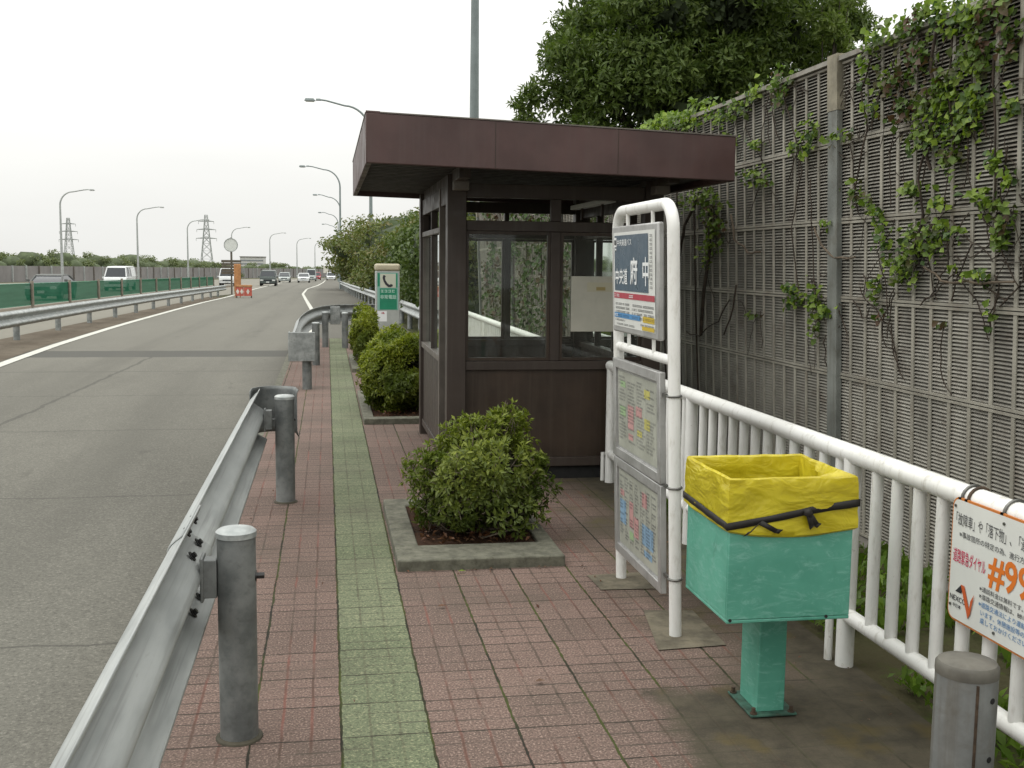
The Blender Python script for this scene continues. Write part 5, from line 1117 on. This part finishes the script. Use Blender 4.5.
# ================================================================== VEHICLES
def car(label, cat, name, x, y, paint, L=4.3, W=1.7, H=1.45, van=False, group='oncoming cars on the highway', rear=False):
    z = gz(y); t = thing(name, label, cat, (x, y+L/2, z), group); d = -1 if rear else 1
    def Yq(v): return y+v if d == 1 else y+L-v
    hood = .62*H/1.45
    if van: side = [(0, .28), (.02, .75), (.12, .98), (.3, 1.06), (L-.05, 1.06), (L, .9), (L, .28)]
    else: side = [(0, .25), (.0, .55), (.08, .68), (.35, .78), (1.15, .9), (L-.6, .95), (L-.1, .92), (L, .7), (L, .28)]
    def prism(m, prof, w0, w1=None, mi=0):
        n = len(prof); w1 = w1 or [w0]*n
        for s in (-1, 1):
            for (a, b_), w in zip(prof, w1): m.v.append((x+s*w, Yq(a), z+b_))
        m.f += [tuple(range(n)) if d*1 < 0 else tuple(range(n-1, -1, -1)), tuple(range(n, 2*n)) if d > 0 else tuple(range(2*n-1, n-1, -1))]; m.mi += [mi]*2
        for i in range(n): j = (i+1) % n; f = (i, j, n+j, n+i); m.f.append(f if d > 0 else f[::-1]); m.mi.append(mi)
    m = MB(); w = W/2; prism(m, side, w, [w*(.93 if a < .1 or a > L-.1 else 1.) for a, b_ in side]); body = m.build('body', paint, t, bevel=.05)
    if van: cab = [(.28, 1.065), (.75, H-.12), (L-.12, H-.12), (L-.03, 1.065)]; roof = [(.72, H-.13), (.85, H-.02), (L-.4, H), (L-.12, H-.05), (L-.1, H-.13)]
    else: cab = [(1.0, .87), (1.75, H-.07), (L-1.25, H-.07), (L-.5, .93)]; roof = [(1.7, H-.08), (1.9, H-.01), (L-1.5, H), (L-1.2, H-.08)]
    m = MB(); prism(m, cab, w*.9, [w*.94 if b_ < 1.1 and i in (0, len(cab)-1) else w*.8 for i, (a, b_) in enumerate(cab)]); m.build('windows', MT['carglass'], t)
    m = MB(); prism(m, roof, w*.81); m.build('roof', paint, t, bevel=.03)
    for a in ([cab[0], cab[1]], [cab[2], cab[3]]):
        for s in (-1, 1): m = MB(); m.tube([(x+s*w*.93, Yq(a[0][0]), z+a[0][1]), (x+s*w*.8, Yq(a[1][0]), z+a[1][1])], .045, 6) if a[0] == cab[0] else m.tube([(x+s*w*.8, Yq(a[0][0]), z+a[0][1]), (x+s*w*.93, Yq(a[1][0]), z+a[1][1])], .05, 6); m.build('pillar', paint, t)
    if van:
        for s in (-1, 1):
            m = MB(); m.tube([(x+s*w*.9, Yq(1.75), z+1.06), (x+s*w*.82, Yq(1.75), z+H-.1)], .06, 6); m.build('pillar', paint, t)
            if s > 0: m = MB(); m.hexa([(x+w*.93, Yq(2.6), z+1.06), (x+w*.96, Yq(2.6), z+1.06), (x+w*.96, Yq(L-.2), z+1.06), (x+w*.93, Yq(L-.2), z+1.06), (x+w*.8, Yq(2.6), z+H-.12), (x+w*.83, Yq(2.6), z+H-.12), (x+w*.83, Yq(L-.2), z+H-.12), (x+w*.8, Yq(L-.2), z+H-.12)]); m.build('side_panel', paint, t)
    for a in (.75, L-.8):
        for s in (-1, 1):
            m = MB(); m.tube([(x+s*(w-.2), Yq(a), z+.3), (x+s*(w+.01), Yq(a), z+.3)], .3, 18); wh = m.build('wheel', MT['tyre'], t)
            m = MB(); m.tube([(x+s*(w+.0), Yq(a), z+.3), (x+s*(w+.02), Yq(a), z+.3)], .19, 14); m.build('rim', MT['rim'], wh)
    yf = y-.025
    for s in (-1, 1):
        m = MB(); m.box((x+s*w*.72-.16, yf, z+.56), (x+s*w*.72+.16, yf+.1, z+.7)); m.build('headlight' if d > 0 else 'tail_light', MT['headl'] if d > 0 else MT['barrr'], t, bevel=.02)
        m = MB(); m.box((x+s*(w+.1)-.08, Yq(1.25 if not van else .6), z+.93), (x+s*(w+.1)+.08, Yq(1.25 if not van else .6)+.1, z+1.06)); m.build('mirror', paint, t, bevel=.02)
    m = MB(); m.box((x-.42, yf, z+.56), (x+.42, yf+.06, z+.68)); m.build('grille', MT['carglass'], t)
    m = MB(); m.box((x-.17, yf-.02, z+.36), (x+.17, yf, z+.5)); m.build('number_plate', MT['headl'], t)
    m = MB(); m.box((x-w*.9, yf+.03, z+.22), (x+w*.9, yf+.2, z+.34)); m.build('bumper', MT['black'], t); return t
X_ = lambda px, y: onY(px, 270, y).x
car('white van driving behind the green net, the largest vehicle', 'van', 'van', X_(119.5, 88), 86, MT['wcar'], 4.5, 1.68, 1.86, True)
car('grey car half hidden behind the green net at far left', 'car', 'car', X_(50, 60), 58, M('grey_car_paint', (.1, .105, .1), .7, var=.06), 4.4, 1.65, 1.3)
car('white van partly hidden behind the orange works marker', 'van', 'van', X_(226.5, 120), 120, MT['wcar'], 4.4, 1.65, 1.9, True)
car('dark green people carrier, oncoming, nearest car right of the barricade', 'car', 'car', X_(267.5, 123), 123, MT['dcar'], 4.5, 1.75, 1.72, True)
car('silver car following close behind the dark people carrier', 'car', 'car', X_(284, 165), 165, MT['scar'], 4.3, 1.7, 1.5)
car('white saloon car, oncoming, in the middle of the road', 'car', 'car', X_(303.5, 165), 165, MT['wcar'], 4.4, 1.75, 1.42)
car('grey van following just behind the white saloon', 'van', 'van', X_(310, 182), 195, MT['scar'], 4.6, 1.7, 2.1, True)
car('red car far down the road, left of a white car', 'car', 'car', X_(316.5, 226), 226, MT['rcar'], 4.2, 1.7, 1.6)
car('farthest white car, at the hedge end right of the red car', 'car', 'car', X_(331, 222), 222, MT['wcar'], 4.3, 1.75, 1.6)
p = onY(325.5, 269, 262); 
ws = thing('road_sign', 'small white direction board far off beside the hedge end', 'road sign', (p.x, 262, gz(262)))
m = MB(); z0, z1 = onY(325, 273, 262).z, onY(325, 266, 262).z; m.box((p.x-.5, 262, z0), (p.x+.6, 262.06, z1)); m.build('board', MT['barrw'], ws)
m = MB(); m.tube([(p.x+.1, 262.12, gz(262)), (p.x+.1, 262.12, z1)], .06, 8); m.build('pole', MT['galv'], ws)

# ================================================================== LIGHT
w = D.worlds.new('World'); SC.world = w; w.use_nodes = True; nt = w.node_tree; nt.nodes.clear()
def N(t, **k):
    x = nt.nodes.new(t)
    for a, b_ in k.items(): setattr(x, a, b_)
    return x
EL, AZ = math.radians(58), math.radians(-75)
sky = N('ShaderNodeTexSky', sky_type='NISHITA'); sky.sun_disc = False; sky.sun_elevation = EL; sky.sun_rotation = AZ; sky.dust_density = 6; sky.air_density = 1.2
hs = N('ShaderNodeHueSaturation'); hs.inputs['Saturation'].default_value = .15; nt.links.new(sky.outputs[0], hs.inputs['Color'])
geo = N('ShaderNodeNewGeometry'); sp = N('ShaderNodeSeparateXYZ'); nt.links.new(geo.outputs['Incoming'], sp.inputs[0])
up = N('ShaderNodeMath', operation='MULTIPLY'); nt.links.new(sp.outputs[2], up.inputs[0]); up.inputs[1].default_value = -1
ab = N('ShaderNodeMath', operation='MAXIMUM'); nt.links.new(up.outputs[0], ab.inputs[0]); ab.inputs[1].default_value = 0
# overcast: three times as bright overhead as at the horizon, thin cloud texture
ln = N('ShaderNodeMath', operation='MULTIPLY_ADD'); nt.links.new(ab.outputs[0], ln.inputs[0]); ln.inputs[1].default_value = 18.2; ln.inputs[2].default_value = 9.2
cn = N('ShaderNodeTexNoise'); mp = N('ShaderNodeMapping'); mp.inputs['Scale'].default_value = (1.2, 1.2, 5.); nt.links.new(geo.outputs['Incoming'], mp.inputs[0]); nt.links.new(mp.outputs[0], cn.inputs[0]); cn.inputs['Scale'].default_value = 1.6; cn.inputs['Detail'].default_value = 5
cm = N('ShaderNodeMapRange'); cm.inputs[1].default_value = .3; cm.inputs[2].default_value = .7; cm.inputs[3].default_value = .955; cm.inputs[4].default_value = 1.05; nt.links.new(cn.outputs[0], cm.inputs[0])
ml = N('ShaderNodeMath', operation='MULTIPLY'); nt.links.new(ln.outputs[0], ml.inputs[0]); nt.links.new(cm.outputs[0], ml.inputs[1])
tint = N('ShaderNodeMix', data_type='RGBA', blend_type='MULTIPLY'); tint.inputs[0].default_value = 1; tint.inputs[6].default_value = (1., 1., .965, 1); nt.links.new(ml.outputs[0], tint.inputs[7])
mx = N('ShaderNodeMix', data_type='RGBA'); mx.inputs[0].default_value = .92; nt.links.new(hs.outputs[0], mx.inputs[6]); nt.links.new(tint.outputs[2], mx.inputs[7])
bgd = N('ShaderNodeBackground'); bgd.inputs[1].default_value = .1; nt.links.new(mx.outputs[2], bgd.inputs[0]); wo = N('ShaderNodeOutputWorld'); nt.links.new(bgd.outputs[0], wo.inputs[0])
sl = D.lights.new('sun', 'SUN'); sl.energy = .55; sl.angle = math.radians(28); sl.color = (1, .97, .92); so = D.objects.new('sun', sl); COL.objects.link(so)
so.rotation_euler = (V((-math.sin(AZ)*math.cos(EL), -math.cos(AZ)*math.cos(EL), -math.sin(EL)))).to_track_quat('-Z', 'Y').to_euler()
SC.view_settings.view_transform = 'Standard'; SC.view_settings.look = 'None'; SC.view_settings.exposure = 0; SC.view_settings.gamma = 1
SC.cycles.max_bounces = 8; SC.cycles.transparent_max_bounces = 16; SC.cycles.use_denoising = True
